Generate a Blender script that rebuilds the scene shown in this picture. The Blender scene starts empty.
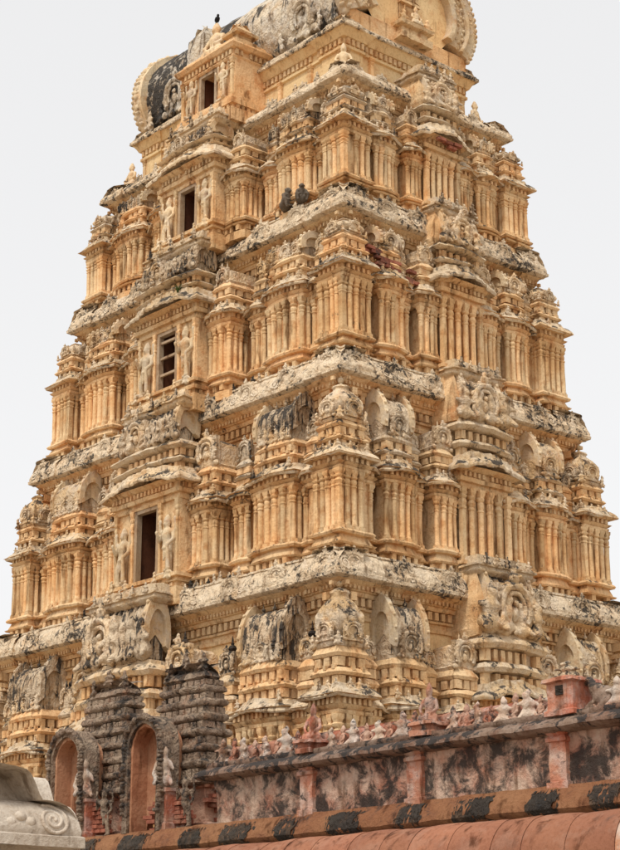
import bpy, math, random
import numpy as np
from mathutils import Vector, Matrix

# ------------------------------------------------------------------ camera, sky, sun, exposure
S = bpy.context.scene
COL = S.collection
R = math.radians
random.seed(7)
cam_d = bpy.data.cameras.new('camera'); cam = bpy.data.objects.new('camera', cam_d); COL.objects.link(cam)
cam_d.sensor_fit = 'HORIZONTAL'; cam_d.sensor_width = 36.0; cam_d.lens = 104.24
cam_d.clip_start = 0.1; cam_d.clip_end = 6000
cam.location = (28.390, -24.076, 1.7)
fwd = Vector((-0.72287, 0.62216, 0.30063))
cam.rotation_euler = fwd.to_track_quat('-Z', 'Y').to_euler()
S.camera = cam

SUN_EL, SUN_AZ = 58.0, 158.0        # azimuth of the sun seen from the tower, compass from +Y clockwise
world = bpy.data.worlds.new('World'); S.world = world; world.use_nodes = True
wt = world.node_tree; wt.nodes.clear()
w_out = wt.nodes.new('ShaderNodeOutputWorld')
sky = wt.nodes.new('ShaderNodeTexSky'); sky.sky_type = 'NISHITA'; sky.sun_disc = False
sky.sun_elevation = R(SUN_EL); sky.sun_rotation = R(SUN_AZ); sky.air_density = 1.0; sky.dust_density = 4.0
hsv = wt.nodes.new('ShaderNodeHueSaturation'); hsv.inputs['Saturation'].default_value = 0.12
wt.links.new(sky.outputs[0], hsv.inputs['Color'])
bg1 = wt.nodes.new('ShaderNodeBackground'); bg1.inputs['Strength'].default_value = 0.05
wt.links.new(hsv.outputs[0], bg1.inputs['Color'])
bg2 = wt.nodes.new('ShaderNodeBackground'); bg2.inputs['Color'].default_value = (0.508, 0.505, 0.505, 1)
bg2.inputs['Strength'].default_value = 1.0
addw = wt.nodes.new('ShaderNodeAddShader')
wt.links.new(bg1.outputs[0], addw.inputs[0]); wt.links.new(bg2.outputs[0], addw.inputs[1])
wt.links.new(addw.outputs[0], w_out.inputs['Surface'])
sun_d = bpy.data.lights.new('sun', 'SUN'); sun_d.energy = 1.5; sun_d.angle = R(10); sun_d.color = (1.0, 0.95, 0.87)
sun = bpy.data.objects.new('sun', sun_d); COL.objects.link(sun)
sdir = Vector((math.sin(R(SUN_AZ)) * math.cos(R(SUN_EL)), math.cos(R(SUN_AZ)) * math.cos(R(SUN_EL)), math.sin(R(SUN_EL))))
sun.rotation_euler = (-sdir).to_track_quat('-Z', 'Y').to_euler(); sun.location = (20, -30, 40)
S.view_settings.view_transform = 'Standard'; S.view_settings.look = 'None'
S.view_settings.exposure = 0.42; S.view_settings.gamma = 1.0; S.view_settings.use_curve_mapping = False
S.render.engine = 'CYCLES'; S.cycles.max_bounces = 6; S.cycles.diffuse_bounces = 4

# ------------------------------------------------------------------ materials
def mat_stucco(name, c1, c2, c3, lichen=0.3, lichen_up=0.3, streak=0.3, white=0.0, bump=0.35, carve=0.0,
               lcol=(0.035, 0.032, 0.03), lscale=2.6, wcol=(0.60, 0.57, 0.52), tint=0.12, lsoft=0.10, lvert=False, mixr=0.0):
    m = bpy.data.materials.new(name); m.use_nodes = True
    t = m.node_tree; n = t.nodes; L = t.links.new
    b = n['Principled BSDF']; b.inputs['Roughness'].default_value = 0.92
    try: b.inputs['Specular IOR Level'].default_value = 0.18
    except Exception: pass
    geo = n.new('ShaderNodeNewGeometry'); oi = n.new('ShaderNodeObjectInfo')
    def noise(scale, detail=4, rough=0.6, vec=None, dist=0.0):
        x = n.new('ShaderNodeTexNoise'); x.inputs['Scale'].default_value = scale; x.inputs['Detail'].default_value = detail
        x.inputs['Roughness'].default_value = rough; x.inputs['Distortion'].default_value = dist
        L(vec or geo.outputs['Position'], x.inputs['Vector']); return x.outputs['Fac']
    def ramp(v, lo, hi, a=0.0, bb=1.0):
        x = n.new('ShaderNodeMapRange'); x.inputs['From Min'].default_value = lo; x.inputs['From Max'].default_value = hi
        x.inputs['To Min'].default_value = a; x.inputs['To Max'].default_value = bb; x.interpolation_type = 'SMOOTHSTEP'
        L(v, x.inputs['Value']); return x.outputs[0]
    def mth(op, a, bb, clamp=False):
        x = n.new('ShaderNodeMath'); x.operation = op; x.use_clamp = clamp
        for i, q in enumerate((a, bb)):
            if isinstance(q, (int, float)): x.inputs[i].default_value = q
            else: L(q, x.inputs[i])
        return x.outputs[0]
    def mix(f, a, bb, mode='MIX'):
        x = n.new('ShaderNodeMix'); x.data_type = 'RGBA'; x.blend_type = mode
        for i, q in ((0, f), (6, a), (7, bb)):
            if isinstance(q, (int, float)): x.inputs[i].default_value = q
            elif isinstance(q, tuple): x.inputs[i].default_value = (*q, 1)
            else: L(q, x.inputs[i])
        return x.outputs[2]
    mp = n.new('ShaderNodeMapping'); mp.inputs['Scale'].default_value = (1, 1, 0.16); L(geo.outputs['Position'], mp.inputs['Vector'])
    big = noise(0.9, 3, 0.62); mid = noise(3.6, 4, 0.68); fine = noise(19, 3, 0.75); drip = noise(5.5, 3, 0.62, mp.outputs[0], 0.4)
    c = mix(ramp(big, 0.38, 0.64), c1, c2)
    c = mix(ramp(mid, 0.50, 0.70, 0, 0.7), c, c3)
    if mixr: c = mix(ramp(oi.outputs['Random'], 0.35, 1, 0, mixr), c, c3)
    # each piece was repaired and repainted on its own: a small shift of tone from piece to piece
    rnd = ramp(oi.outputs['Random'], 0, 1, 1 - tint, 1 + tint)
    hs = n.new('ShaderNodeHueSaturation'); L(c, hs.inputs['Color']); L(rnd, hs.inputs['Value']); c = hs.outputs[0]
    c = mix(ramp(fine, 0.42, 0.75, 0.0, 0.45), c, mix(1.0, c, (0.52, 0.40, 0.30), 'MULTIPLY'))
    if white > 0:
        c = mix(mth('MULTIPLY', ramp(noise(3.0, 4, 0.7), 0.52 - 0.3 * white, 0.62, 0, 1), min(1, white * 1.3)), c, wcol)
    if streak > 0:
        c = mix(ramp(drip, 0.60 - 0.12 * streak, 0.74, 0, min(1, streak * 1.6)), c, mix(1.0, c, (0.34, 0.27, 0.21), 'MULTIPLY'))
    if lichen > 0 or lichen_up > 0:
        sx = n.new('ShaderNodeSeparateXYZ'); L(geo.outputs['Normal'], sx.inputs[0])
        up = ramp(sx.outputs['Z'], 0.0, 0.8, 0, lichen_up * 0.30)
        ln = noise(lscale, 5, 0.74, mp.outputs[0] if lvert else None, 0.5); l2 = big
        v = mth('ADD', mth('ADD', ln, up), mth('MULTIPLY', mth('SUBTRACT', l2, 0.5), 0.5))
        th = 0.76 - 0.33 * lichen
        c = mix(ramp(v, th, th + lsoft, 0, 0.93), c, lcol)
    L(c, b.inputs['Base Color'])
    h = mth('ADD', mth('MULTIPLY', noise(17, 4, 0.7), 0.8), mth('MULTIPLY', fine, 0.2))
    if carve > 0:
        vo = n.new('ShaderNodeTexVoronoi'); vo.inputs['Scale'].default_value = 7.5; vo.feature = 'F1'
        L(geo.outputs['Position'], vo.inputs['Vector'])
        wv = noise(5.0, 2, 0.5, None, 3.5)
        h = mth('ADD', h, mth('ADD', mth('MULTIPLY', vo.outputs['Distance'], carve), mth('MULTIPLY', wv, carve * 1.4)))
    bp = n.new('ShaderNodeBump'); bp.inputs['Strength'].default_value = bump; bp.inputs['Distance'].default_value = 0.05
    L(h, bp.inputs['Height']); L(bp.outputs[0], b.inputs['Normal'])
    return m

CREAM, OCHRE, RUST = (0.79, 0.57, 0.33), (0.73, 0.45, 0.215), (0.53, 0.235, 0.088)
M = {}
M['stucco'] = mat_stucco('ochre_stucco', CREAM, OCHRE, RUST, 0.32, 0.35, 0.8, bump=0.6, lscale=4.5, mixr=.25, carve=.3)
M['wall'] = mat_stucco('plain_wall_plaster', (0.78, 0.575, 0.315), (0.74, 0.49, 0.24), (0.60, 0.34, 0.16), 0.08, 0.3, 0.45, bump=0.3)
M['column'] = mat_stucco('column_plaster', (0.80, 0.59, 0.345), (0.73, 0.46, 0.22), (0.55, 0.265, 0.10), 0.20, 0.3, 0.7, tint=0.2, bump=0.5, lscale=5, mixr=.32)
M['kapota'] = mat_stucco('weathered_cornice', (0.70, 0.56, 0.39), (0.66, 0.49, 0.31), (0.58, 0.40, 0.24), 0.80, 0.0, 0.5, white=0.3, bump=0.8, carve=1.0, lscale=8.0, wcol=(0.70, 0.60, 0.46), lsoft=.13)
M['eave'] = mat_stucco('weathered_eave', (0.68, 0.53, 0.35), (0.64, 0.45, 0.25), (0.50, 0.29, 0.14), 0.46, 0.4, 0.6, white=0.34, bump=0.7, carve=0.5, lscale=4.0, wcol=(0.64, 0.56, 0.45))
M['roof'] = mat_stucco('pavilion_roof_plaster', (0.70, 0.53, 0.34), (0.65, 0.44, 0.23), (0.52, 0.27, 0.12), 0.48, 0.4, 0.7, white=0.35, bump=0.8, carve=0.8, lscale=3.8, wcol=(0.64, 0.57, 0.47))
M['relief'] = mat_stucco('carved_relief', (0.72, 0.585, 0.425), (0.68, 0.52, 0.345), (0.58, 0.40, 0.24), 0.40, 0.1, 0.3, white=0.35, bump=0.6, carve=0.3, lscale=6.0, wcol=(0.74, 0.645, 0.51), lsoft=.09)
M['dark'] = mat_stucco('lichen_black_plaster', (0.62, 0.49, 0.34), (0.54, 0.38, 0.23), (0.38, 0.23, 0.12), 0.74, 0.2, 0.7, white=0.25, bump=0.8, carve=0.9, lscale=9, lsoft=.09, wcol=(0.64, 0.54, 0.41), lvert=True)
M['vault'] = mat_stucco('vault_plaster', (0.66, 0.56, 0.42), (0.60, 0.47, 0.32), (0.48, 0.34, 0.21), 0.72, 0.1, 0.8, white=0.35, bump=0.8, carve=0.9, lscale=5, lvert=True)
M['vault_black'] = mat_stucco('blackened_vault_plaster', (0.50, 0.42, 0.32), (0.42, 0.32, 0.22), (0.34, 0.24, 0.15), 1.15, 0.1, 0.8, white=0.3, bump=0.9, carve=1.0, lscale=4)
M['shrine'] = mat_stucco('blackened_shrine_plaster', (0.27, 0.195, 0.14), (0.20, 0.135, 0.095), (0.32, 0.17, 0.10), 0.86, 0.2, 0.7, white=0.3, bump=0.9, carve=0.8, lscale=7, wcol=(0.44, 0.34, 0.24), lsoft=.2)
M['statue'] = mat_stucco('statue_plaster', (0.72, 0.57, 0.37), (0.67, 0.46, 0.25), (0.55, 0.30, 0.14), 0.15, 0.5, 0.4, white=0.2, bump=0.5)
M['pink'] = mat_stucco('pink_limewash', (0.50, 0.30, 0.21), (0.44, 0.18, 0.11), (0.32, 0.10, 0.065), 0.70, 0.2, 0.8, white=0.35, bump=0.8, wcol=(0.58, 0.46, 0.36), lscale=8, lsoft=.14)
M['pale'] = mat_stucco('pale_limewash', (0.58, 0.45, 0.34), (0.50, 0.30, 0.20), (0.38, 0.16, 0.10), 0.62, 0.2, 0.6, white=0.4, bump=0.8, lscale=8, lsoft=.14)
M['parapet'] = mat_stucco('stained_parapet', (0.52, 0.34, 0.25), (0.44, 0.19, 0.12), (0.32, 0.11, 0.07), 1.08, 0.1, 0.9, white=0.4, bump=0.8, lscale=3.6, wcol=(0.58, 0.45, 0.35), lsoft=0.2, lcol=(.03, .026, .023))
M['parapet_v'] = mat_stucco('streaked_parapet', (0.54, 0.38, 0.28), (0.46, 0.22, 0.14), (0.34, 0.12, 0.08), 1.10, 0.0, 0.9, white=0.4, bump=0.8, lscale=3.2, wcol=(0.58, 0.46, 0.36), lsoft=0.22, lcol=(.03, .026, .023))
M['red'] = mat_stucco('red_ochre_wash', (0.44, 0.14, 0.08), (0.46, 0.22, 0.14), (0.52, 0.33, 0.23), 0.52, 0.2, 0.9, white=0.25, bump=0.7, lscale=6, lsoft=.14)
M['ledge'] = mat_stucco('grey_ledge', (0.26, 0.18, 0.13), (0.22, 0.13, 0.09), (0.18, 0.09, 0.06), 0.72, 0.3, 0.6, white=0.2, bump=0.7, lscale=5, wcol=(.40, .32, .26))
M['basecorn'] = mat_stucco('brown_base_cornice', (0.32, 0.155, 0.075), (0.27, 0.115, 0.055), (0.20, 0.09, 0.05), 0.45, 0.2, 0.6, bump=0.7, carve=0.4, lscale=5, lsoft=.2)
M['black'] = mat_stucco('black_crust', (0.06, 0.05, 0.04), (0.045, 0.036, 0.03), (0.14, 0.085, 0.05), 0.4, 0.0, 0.2, bump=1.0, carve=0.8)
M['orange'] = mat_stucco('orange_paint',  (0.335, 0.145, 0.082), (0.30, 0.125, 0.072), (0.26, 0.115, 0.07), 0.12, 0.2, 0.7, white=.12, bump=0.35, tint=0.10, lcol=(.10, .06, .045), wcol=(.40, .27, .20), lsoft=.25)
M['peeled'] = mat_stucco('peeled_orange_paint', (0.53, 0.26, 0.15), (0.50, 0.22, 0.11), (0.44, 0.20, 0.11), 0.12, 0.0, 0.7, white=0.55, bump=0.3, wcol=(0.55, 0.47, 0.40))
M['stone'] = mat_stucco('cream_stone', (0.66, 0.575, 0.475), (0.60, 0.51, 0.41), (0.50, 0.41, 0.32), 0.10, 0.2, 0.45, bump=0.6, lcol=(.16, .13, .10), lsoft=.2)
M['brick'] = mat_stucco('old_red_brick', (0.33, 0.12, 0.075), (0.27, 0.095, 0.06), (0.46, 0.27, 0.18), 0.45, 0.3, 0.5, bump=0.5, tint=0.25)
M['niche'] = mat_stucco('orange_niche_plaster', (0.52, 0.28, 0.165), (0.46, 0.21, 0.115), (0.36, 0.15, 0.08), 0.28, 0.2, 0.6, bump=0.5, lsoft=.2)
M['wood_interior'] = mat_stucco('wood_and_dark_interior', (0.12, 0.045, 0.022), (0.09, 0.034, 0.018), (0.05, 0.022, 0.014), 0.0, 0.0, 0.4, bump=0.2)  # brown jamb wood; its dark tone also paints the shaded window interiors
M['frame'] = mat_stucco('stone_frame', (0.42, 0.32, 0.22), (0.40, 0.27, 0.16), (0.28, 0.17, 0.10), 0.1, 0.0, 0.5, bump=0.2)
M['ground'] = mat_stucco('dusty_ground', (0.42, 0.34, 0.25), (0.36, 0.28, 0.20), (0.28, 0.21, 0.15), 0.0, 0.0, 0.0, bump=0.4)
M['granite'] = mat_stucco('granite', (0.40, 0.36, 0.31), (0.34, 0.29, 0.24), (0.26, 0.20, 0.16), 0.15, 0.3, 0.4, bump=0.5)
M['fur'] = mat_stucco('monkey_fur', (0.15, 0.12, 0.09), (0.11, 0.09, 0.07), (0.19, 0.14, 0.10), 0.0, 0.0, 0.2, bump=0.8)
M['feather'] = mat_stucco('black_feather', (0.025, 0.025, 0.03), (0.02, 0.02, 0.024), (0.03, 0.03, 0.03), 0, 0, 0, bump=0.2)
M['leaf'] = mat_stucco('weed_leaf', (0.06, 0.11, 0.025), (0.08, 0.12, 0.03), (0.10, 0.10, 0.04), 0, 0, 0, bump=0.1)

# ------------------------------------------------------------------ numpy noise and mesh helpers
def _hash(ix, iy, iz):
    h = (ix.astype(np.int64) * 374761393 + iy.astype(np.int64) * 668265263 + iz.astype(np.int64) * 1274126177) & 0xffffffff
    h = ((h ^ (h >> 13)) * 1274126177) & 0xffffffff
    h = (h ^ (h >> 16)) & 0xffffffff
    return h / 4294967295.0
def vnoise(P):
    I = np.floor(P).astype(np.int64); f = P - I; f = f * f * (3 - 2 * f)
    r = 0
    for a in (0, 1):
        for b in (0, 1):
            for c in (0, 1):
                w = (f[:, 0] if a else 1 - f[:, 0]) * (f[:, 1] if b else 1 - f[:, 1]) * (f[:, 2] if c else 1 - f[:, 2])
                r = r + w * _hash(I[:, 0] + a, I[:, 1] + b, I[:, 2] + c)
    return r * 2 - 1
def wobble(P, amp, freq=7.0):
    if amp <= 0: return P
    P = np.asarray(P, float); D = np.zeros_like(P)
    for k in range(3):
        D[:, k] = vnoise(P * freq + 37.1 * (k + 1)) + 0.6 * vnoise(P * freq * 2.3 + 11.7 * (k + 2))
    return P + D * amp

class MB:
    def __init__(s): s.v = []; s.q = []; s.t = []; s.n = 0
    def add(s, V, quads=None, tris=None):
        V = np.asarray(V, float).reshape(-1, 3); s.v.append(V)
        if quads is not None and len(quads): s.q.append(np.asarray(quads, np.int64).reshape(-1, 4) + s.n)
        if tris is not None and len(tris): s.t.append(np.asarray(tris, np.int64).reshape(-1, 3) + s.n)
        s.n += len(V)
    def mesh(s, name, amp=0.0, freq=7.0, smooth=32):
        V = np.concatenate(s.v); V = wobble(V, amp, freq)
        q = np.concatenate(s.q) if s.q else np.zeros((0, 4), np.int64)
        t = np.concatenate(s.t) if s.t else np.zeros((0, 3), np.int64)
        me = bpy.data.meshes.new(name)
        me.vertices.add(len(V)); me.vertices.foreach_set('co', V.ravel())
        loops = np.concatenate([q.ravel(), t.ravel()])
        me.loops.add(len(loops)); me.loops.foreach_set('vertex_index', loops.astype(np.int32))
        st = np.concatenate([np.arange(len(q)) * 4, len(q) * 4 + np.arange(len(t)) * 3])
        me.polygons.add(len(st)); me.polygons.foreach_set('loop_start', st.astype(np.int32))
        me.update(calc_edges=True); me.validate()
        if smooth:
            me.polygons.foreach_set('use_smooth', np.ones(len(me.polygons), bool))
            me.set_sharp_from_angle(angle=R(smooth))
        return me
    def build(s, name, m, parent=None, amp=0.0, freq=7.0, smooth=32):
        me = s.mesh(name, amp, freq, smooth); me.materials.append(m)
        o = bpy.data.objects.new(name, me); COL.objects.link(o); o.parent = parent
        return o
    def box(s, x0, x1, y0, y1, z0, z1, tf=None):
        V = np.array([(x, y, z) for z in (z0, z1) for y in (y0, y1) for x in (x0, x1)], float)
        if tf is not None: V = tf(V)
        s.add(V, [(0, 2, 3, 1), (4, 5, 7, 6), (0, 1, 5, 4), (2, 6, 7, 3), (0, 4, 6, 2), (1, 3, 7, 5)])
    def grid(s, G, closed_u=False, cap0=False, cap1=False, tf=None):      # G[k, i, 3]
        K, N = G.shape[:2]; V = G.reshape(-1, 3)
        if tf is not None: V = tf(V)
        i = np.arange(N if closed_u else N - 1); j = (i + 1) % N; Q = []
        for k in range(K - 1): Q.append(np.stack([k * N + i, k * N + j, (k + 1) * N + j, (k + 1) * N + i], 1))
        s.add(V, np.concatenate(Q))
        for on, k in ((cap0, 0), (cap1, K - 1)):
            if on:
                ring = V[k * N:(k + 1) * N]; c = ring.mean(0); a = np.arange(N); b = (a + 1) % N
                T = np.stack([a, b, np.full(N, N)], 1) if k else np.stack([b, a, np.full(N, N)], 1)
                s.add(np.vstack([ring, c]), None, T)

def part(name, data, m, parent, loc=(0, 0, 0), rz=0.0, sc=(1, 1, 1)):     # object on shared mesh data
    if m is not None and not data.materials: data.materials.append(m)
    o = bpy.data.objects.new(name, data); COL.objects.link(o); o.parent = parent
    o.location = loc; o.rotation_euler = (0, 0, rz); o.scale = sc if not isinstance(sc, (int, float)) else (sc,) * 3
    if m is not None and data.materials[0] is not m:
        o.material_slots[0].link = 'OBJECT'; o.material_slots[0].material = m
    return o
def thing(name, label, cat, loc=(0, 0, 0), group=None):
    o = bpy.data.objects.new(name, None); COL.objects.link(o); o.location = loc; o.empty_display_size = 0.3
    o['label'] = label; o['category'] = cat
    if group: o['group'] = group
    return o

def dens(pts, ds):                       # subdivide a closed polygon, keeping corners
    P = np.asarray(pts, float); out = []
    for i in range(len(P)):
        a, b = P[i], P[(i + 1) % len(P)]; n = max(1, int(math.ceil(np.linalg.norm(b - a) / ds)))
        for k in range(n): out.append(a + (b - a) * k / n)
    return np.array(out)
def miter(P):
    e = np.roll(P, -1, 0) - P; e /= np.linalg.norm(e, axis=1, keepdims=True) + 1e-12
    n = np.stack([e[:, 1], -e[:, 0]], 1); m = np.roll(n, 1, 0)
    d = 1 + (n * m).sum(1, keepdims=True)
    return (n + m) / np.maximum(d, 0.35)
def densp(prof, dz):
    out = []
    for (z0, o0), (z1, o1) in zip(prof[:-1], prof[1:]):
        n = max(1, int(math.ceil(math.hypot(z1 - z0, o1 - o0) / dz)))
        for k in range(n): out.append((z0 + (z1 - z0) * k / n, o0 + (o1 - o0) * k / n))
    out.append(prof[-1]); return out
def loft(mb, plan, prof, ds=0.12, dz=0.09, tf=None, zf=None, cap0=True, cap1=True, of=None):
    P = dens(plan, ds); mt = miter(P); pr = densp(prof, dz)
    G = np.zeros((len(pr), len(P), 3))
    for k, (z, o) in enumerate(pr):
        oo = o if of is None else o + of(P, z)[:, None]
        G[k, :, :2] = P + mt * oo; G[k, :, 2] = z + (zf(P) if zf is not None else 0)
    mb.grid(G, True, cap0, cap1, tf)
def dentils(mb, plan, z0, z1, o0, o1, step, fill=0.55, tf=None, zf=None, skip=None):
    P = np.asarray(plan, float); n = len(P)
    for i in range(n):
        a, b = P[i], P[(i + 1) % n]; L = np.linalg.norm(b - a)
        if L < step * 0.8: continue
        e = (b - a) / L; nn = np.array([e[1], -e[0]])
        if skip and skip(a, b, nn): continue
        k = max(1, int(round(L / step))); st = L / k
        for j in range(k):
            c0 = a + e * st * (j + 0.5 - fill / 2); c1 = a + e * st * (j + 0.5 + fill / 2)
            if random.random() < 0.04: continue
            q = [c0 + nn * o0, c1 + nn * o0, c1 + nn * o1, c0 + nn * o1]
            dz = zf(np.array([(c0 + c1) / 2]))[0] if zf is not None else 0
            V = np.array([(x, y, z + dz) for z in (z0, z1) for x, y in q])
            if tf is not None: V = tf(V)
            mb.add(V, [(3, 2, 1, 0), (4, 5, 6, 7), (0, 1, 5, 4), (1, 2, 6, 5), (2, 3, 7, 6), (3, 0, 4, 7)])
def rect(x0, x1, y0, y1): return [(x0, y0), (x1, y0), (x1, y1), (x0, y1)]
def bowed(x0, x1, y0, y1, bow, n=9):     # front edge (y0) bulges outward
    c, h = (x0 + x1) / 2, (x1 - x0) / 2
    f = [(x0 + (x1 - x0) * i / n, y0 - bow * (1 - ((x0 + (x1 - x0) * i / n - c) / h) ** 2)) for i in range(n + 1)]
    return f + [(x1, y1), (x0, y1)]
def rot(k):
    c, s_ = [(1, 0), (0, 1), (-1, 0), (0, -1)][k % 4]
    M_ = np.array([[c, s_, 0], [-s_, c, 0], [0, 0, 1]], float)
    return lambda V: V @ M_
def rp(k, p): return tuple(rot(k)(np.array([p], float))[0])

# lathe / tube / ellipsoid pieces
def lathe(mb, prof, n=12, c=(0, 0), square=False, tf=None):
    a = np.arange(n) * 2 * math.pi / n + (math.pi / 4 if square else 0)
    G = np.array([[(c[0] + r * math.cos(t) * (1.18 if square else 1), c[1] + r * math.sin(t) * (1.18 if square else 1), z) for t in a] for z, r in prof])
    mb.grid(G, True, True, True, tf)
def ellip(mb, c, r, n=10):
    G = np.array([[(c[0] + r[0] * math.sin(p) * math.cos(t), c[1] + r[1] * math.sin(p) * math.sin(t), c[2] - r[2] * math.cos(p))
                   for t in np.arange(n) * 2 * math.pi / n] for p in np.linspace(0.02, math.pi - 0.02, n)])
    mb.grid(G, True, True, True)
def limb(mb, p0, p1, r0, r1, n=8):
    p0, p1 = np.array(p0, float), np.array(p1, float); d = p1 - p0; L = np.linalg.norm(d); d /= L
    u = np.cross(d, (0, 0, 1) if abs(d[2]) < 0.9 else (1, 0, 0)); u /= np.linalg.norm(u); w = np.cross(d, u)
    rows = []
    for f, rr in ((-0.7, 0.4), (-0.4, 0.8), (0, 1)): rows.append((p0 + d * r0 * f, r0 * rr))
    for f, rr in ((0, 1), (0.4, 0.8), (0.7, 0.4)): rows.append((p1 + d * r1 * f, r1 * rr))
    G = np.array([[c + (u * math.cos(t) + w * math.sin(t)) * r for t in np.arange(n) * 2 * math.pi / n] for c, r in rows])
    mb.grid(G, True, True, True)
def fuse(mb, name, voxel=0.02, m=None, ratio=None):     # one continuous skin over the joined lumps
    me = mb.mesh(name + '_raw', smooth=0); o = bpy.data.objects.new('tmp', me); COL.objects.link(o)
    md = o.modifiers.new('r', 'REMESH'); md.mode = 'VOXEL'; md.voxel_size = voxel; md.use_smooth_shade = True
    sm = o.modifiers.new('s', 'SMOOTH'); sm.factor = 0.4; sm.iterations = 1
    if ratio:
        dc = o.modifiers.new('d', 'DECIMATE'); dc.ratio = ratio
    dg = bpy.context.evaluated_depsgraph_get(); ev = o.evaluated_get(dg)
    out = bpy.data.meshes.new_from_object(ev); out.name = name
    out.polygons.foreach_set('use_smooth', np.ones(len(out.polygons), bool))
    bpy.data.objects.remove(o); bpy.data.meshes.remove(me)
    if m: out.materials.append(m)
    return out

# ------------------------------------------------------------------ carved pieces used again and again (local: x along face, -y outward)
def standing_figure(flip=1, four=True):
    b = MB(); f = flip
    limb(b, (.10, -.02, .05), (.085, -.03, .27), .045, .06); limb(b, (.085, -.03, .27), (.06, 0, .49), .06, .085)
    limb(b, (-.12 * f, -.04, .05), (-.13 * f, -.06, .26), .045, .06); limb(b, (-.13 * f, -.06, .26), (-.06, 0, .49), .06, .085)
    ellip(b, (.10, -.07, .025), (.05, .10, .035)); ellip(b, (-.12 * f, -.09, .025), (.05, .10, .035))
    ellip(b, (0, 0, .50), (.15, .11, .09)); limb(b, (0, 0, .52), (.015 * f, -.01, .66), .11, .135); ellip(b, (.015 * f, -.01, .70), (.175, .105, .09))
    limb(b, (.015 * f, -.01, .74), (.02 * f, -.02, .80), .05, .05); ellip(b, (.02 * f, -.03, .845), (.068, .07, .078))
    ellip(b, (.02 * f, -.10, .84), (.016, .02, .024)); ellip(b, (.09 * f, -.02, .835), (.02, .02, .035)); ellip(b, (-.05 * f, -.02, .835), (.02, .02, .035))
    lathe(b, [(.88, .085), (.91, .09), (.93, .07), (.97, .06), (1.0, .035), (1.03, .01)], 8, (.02 * f, -.01))
    limb(b, (.18, -.01, .71), (.25, -.05, .56), .05, .042); limb(b, (.25, -.05, .56), (.18, -.13, .47), .04, .032); ellip(b, (.17, -.14, .46), (.035, .035, .04))
    limb(b, (-.16, -.01, .71), (-.25, -.04, .57), .05, .042); limb(b, (-.25, -.04, .57), (-.22, -.12, .68), .04, .032); ellip(b, (-.22, -.13, .71), (.035, .035, .04))
    if four:
        limb(b, (.17, .02, .73), (.27, .0, .72), .045, .04); limb(b, (.27, 0, .72), (.25, -.02, .88), .036, .03); ellip(b, (.25, -.02, .91), (.045, .03, .05))
        limb(b, (-.15, .02, .73), (-.27, 0, .74), .045, .04); limb(b, (-.27, 0, .74), (-.26, -.02, .88), .036, .03); ellip(b, (-.26, -.02, .91), (.045, .03, .05))
    limb(b, (.20, -.13, .04), (.17, -.14, .46), .05, .03)          # club
    ellip(b, (0, -.05, .43), (.10, .09, .04)); limb(b, (0, -.09, .44), (.0, -.10, .22), .035, .02)
    b.box(-.24, .24, -.12, .10, -.03, .02)
    return fuse(b, 'guardian_statue', .019)
def seated_figure():
    b = MB()
    ellip(b, (0, -.02, .12), (.26, .19, .10)); limb(b, (.08, -.06, .12), (.27, -.12, .10), .085, .075); limb(b, (-.08, -.06, .12), (-.27, -.12, .10), .085, .075)
    limb(b, (.27, -.12, .10), (.05, -.20, .07), .07, .05); limb(b, (-.27, -.12, .10), (-.05, -.20, .08), .07, .05)
    limb(b, (0, 0, .18), (0, -.01, .42), .14, .15); ellip(b, (0, -.01, .48), (.2, .12, .1)); limb(b, (0, -.01, .53), (0, -.02, .6), .06, .06)
    ellip(b, (0, -.03, .66), (.085, .09, .10)); ellip(b, (0, -.12, .655), (.02, .025, .03)); lathe(b, [(.71, .10), (.74, .105), (.78, .08), (.85, .05), (.9, .015)], 8, (0, -.01))
    for s in (-1, 1):
        limb(b, (.19 * s, -.01, .49), (.28 * s, -.07, .30), .06, .05); limb(b, (.28 * s, -.07, .30), (.16 * s, -.2, .2), .048, .04); ellip(b, (.09 * s, -.02, .655), (.025, .03, .045))
    b.box(-.32, .32, -.22, .16, -.02, .04)
    return fuse(b, 'seated_figure', .03)
def kudu_mesh(seed=0, inner=True):       # horseshoe arch medallion, 1 wide, 1.15 high, hanging on plane y=0
    b = MB(); rr = np.random.RandomState(seed)
    th = np.linspace(-0.75, math.pi + 0.75, 26); ro = .40
    for R_, tr, yy in ((.40, .085, -.08), (.27, .045, -.10)):
        G = np.array([[(-(R_ + tr * math.cos(p)) * math.cos(t), yy - tr * 1.1 * math.sin(p), .5 + (R_ + tr * math.cos(p)) * math.sin(t) * 1.02) for p in np.linspace(0, 2 * math.pi, 9)[:-1]] for t in th])
        b.grid(G, True, True, True)
    for t in np.linspace(-0.55, math.pi + .55, 11):                   # leaf fringe
        ellip(b, (-.47 * math.cos(t), -.08, .5 + .48 * math.sin(t)), (.065, .06, .065), 6)
    ellip(b, (0, -.08, 1.04), (.12, .10, .13), 8); ellip(b, (0, -.08, 1.17), (.06, .06, .09), 8)
    for s in (-1, 1):
        ellip(b, (.46 * s, -.06, .08), (.12, .09, .09), 7); ellip(b, (.09 * s, -.16, 1.07), (.035, .03, .035), 6)
    if inner:
        ellip(b, (0, -.07, .40), (.12, .08, .15), 8); ellip(b, (0, -.1, .58), (.065, .06, .07), 8); limb(b, (-.13, -.06, .42), (-.17, -.08, .3), .04, .03, 6); limb(b, (.13, -.06, .42), (.17, -.08, .3), .04, .03, 6)
    b.box(-.44, .44, -.04, .12, .05, .95)
    return b.mesh('horseshoe_medallion', 0.014, 9, 50)
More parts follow.
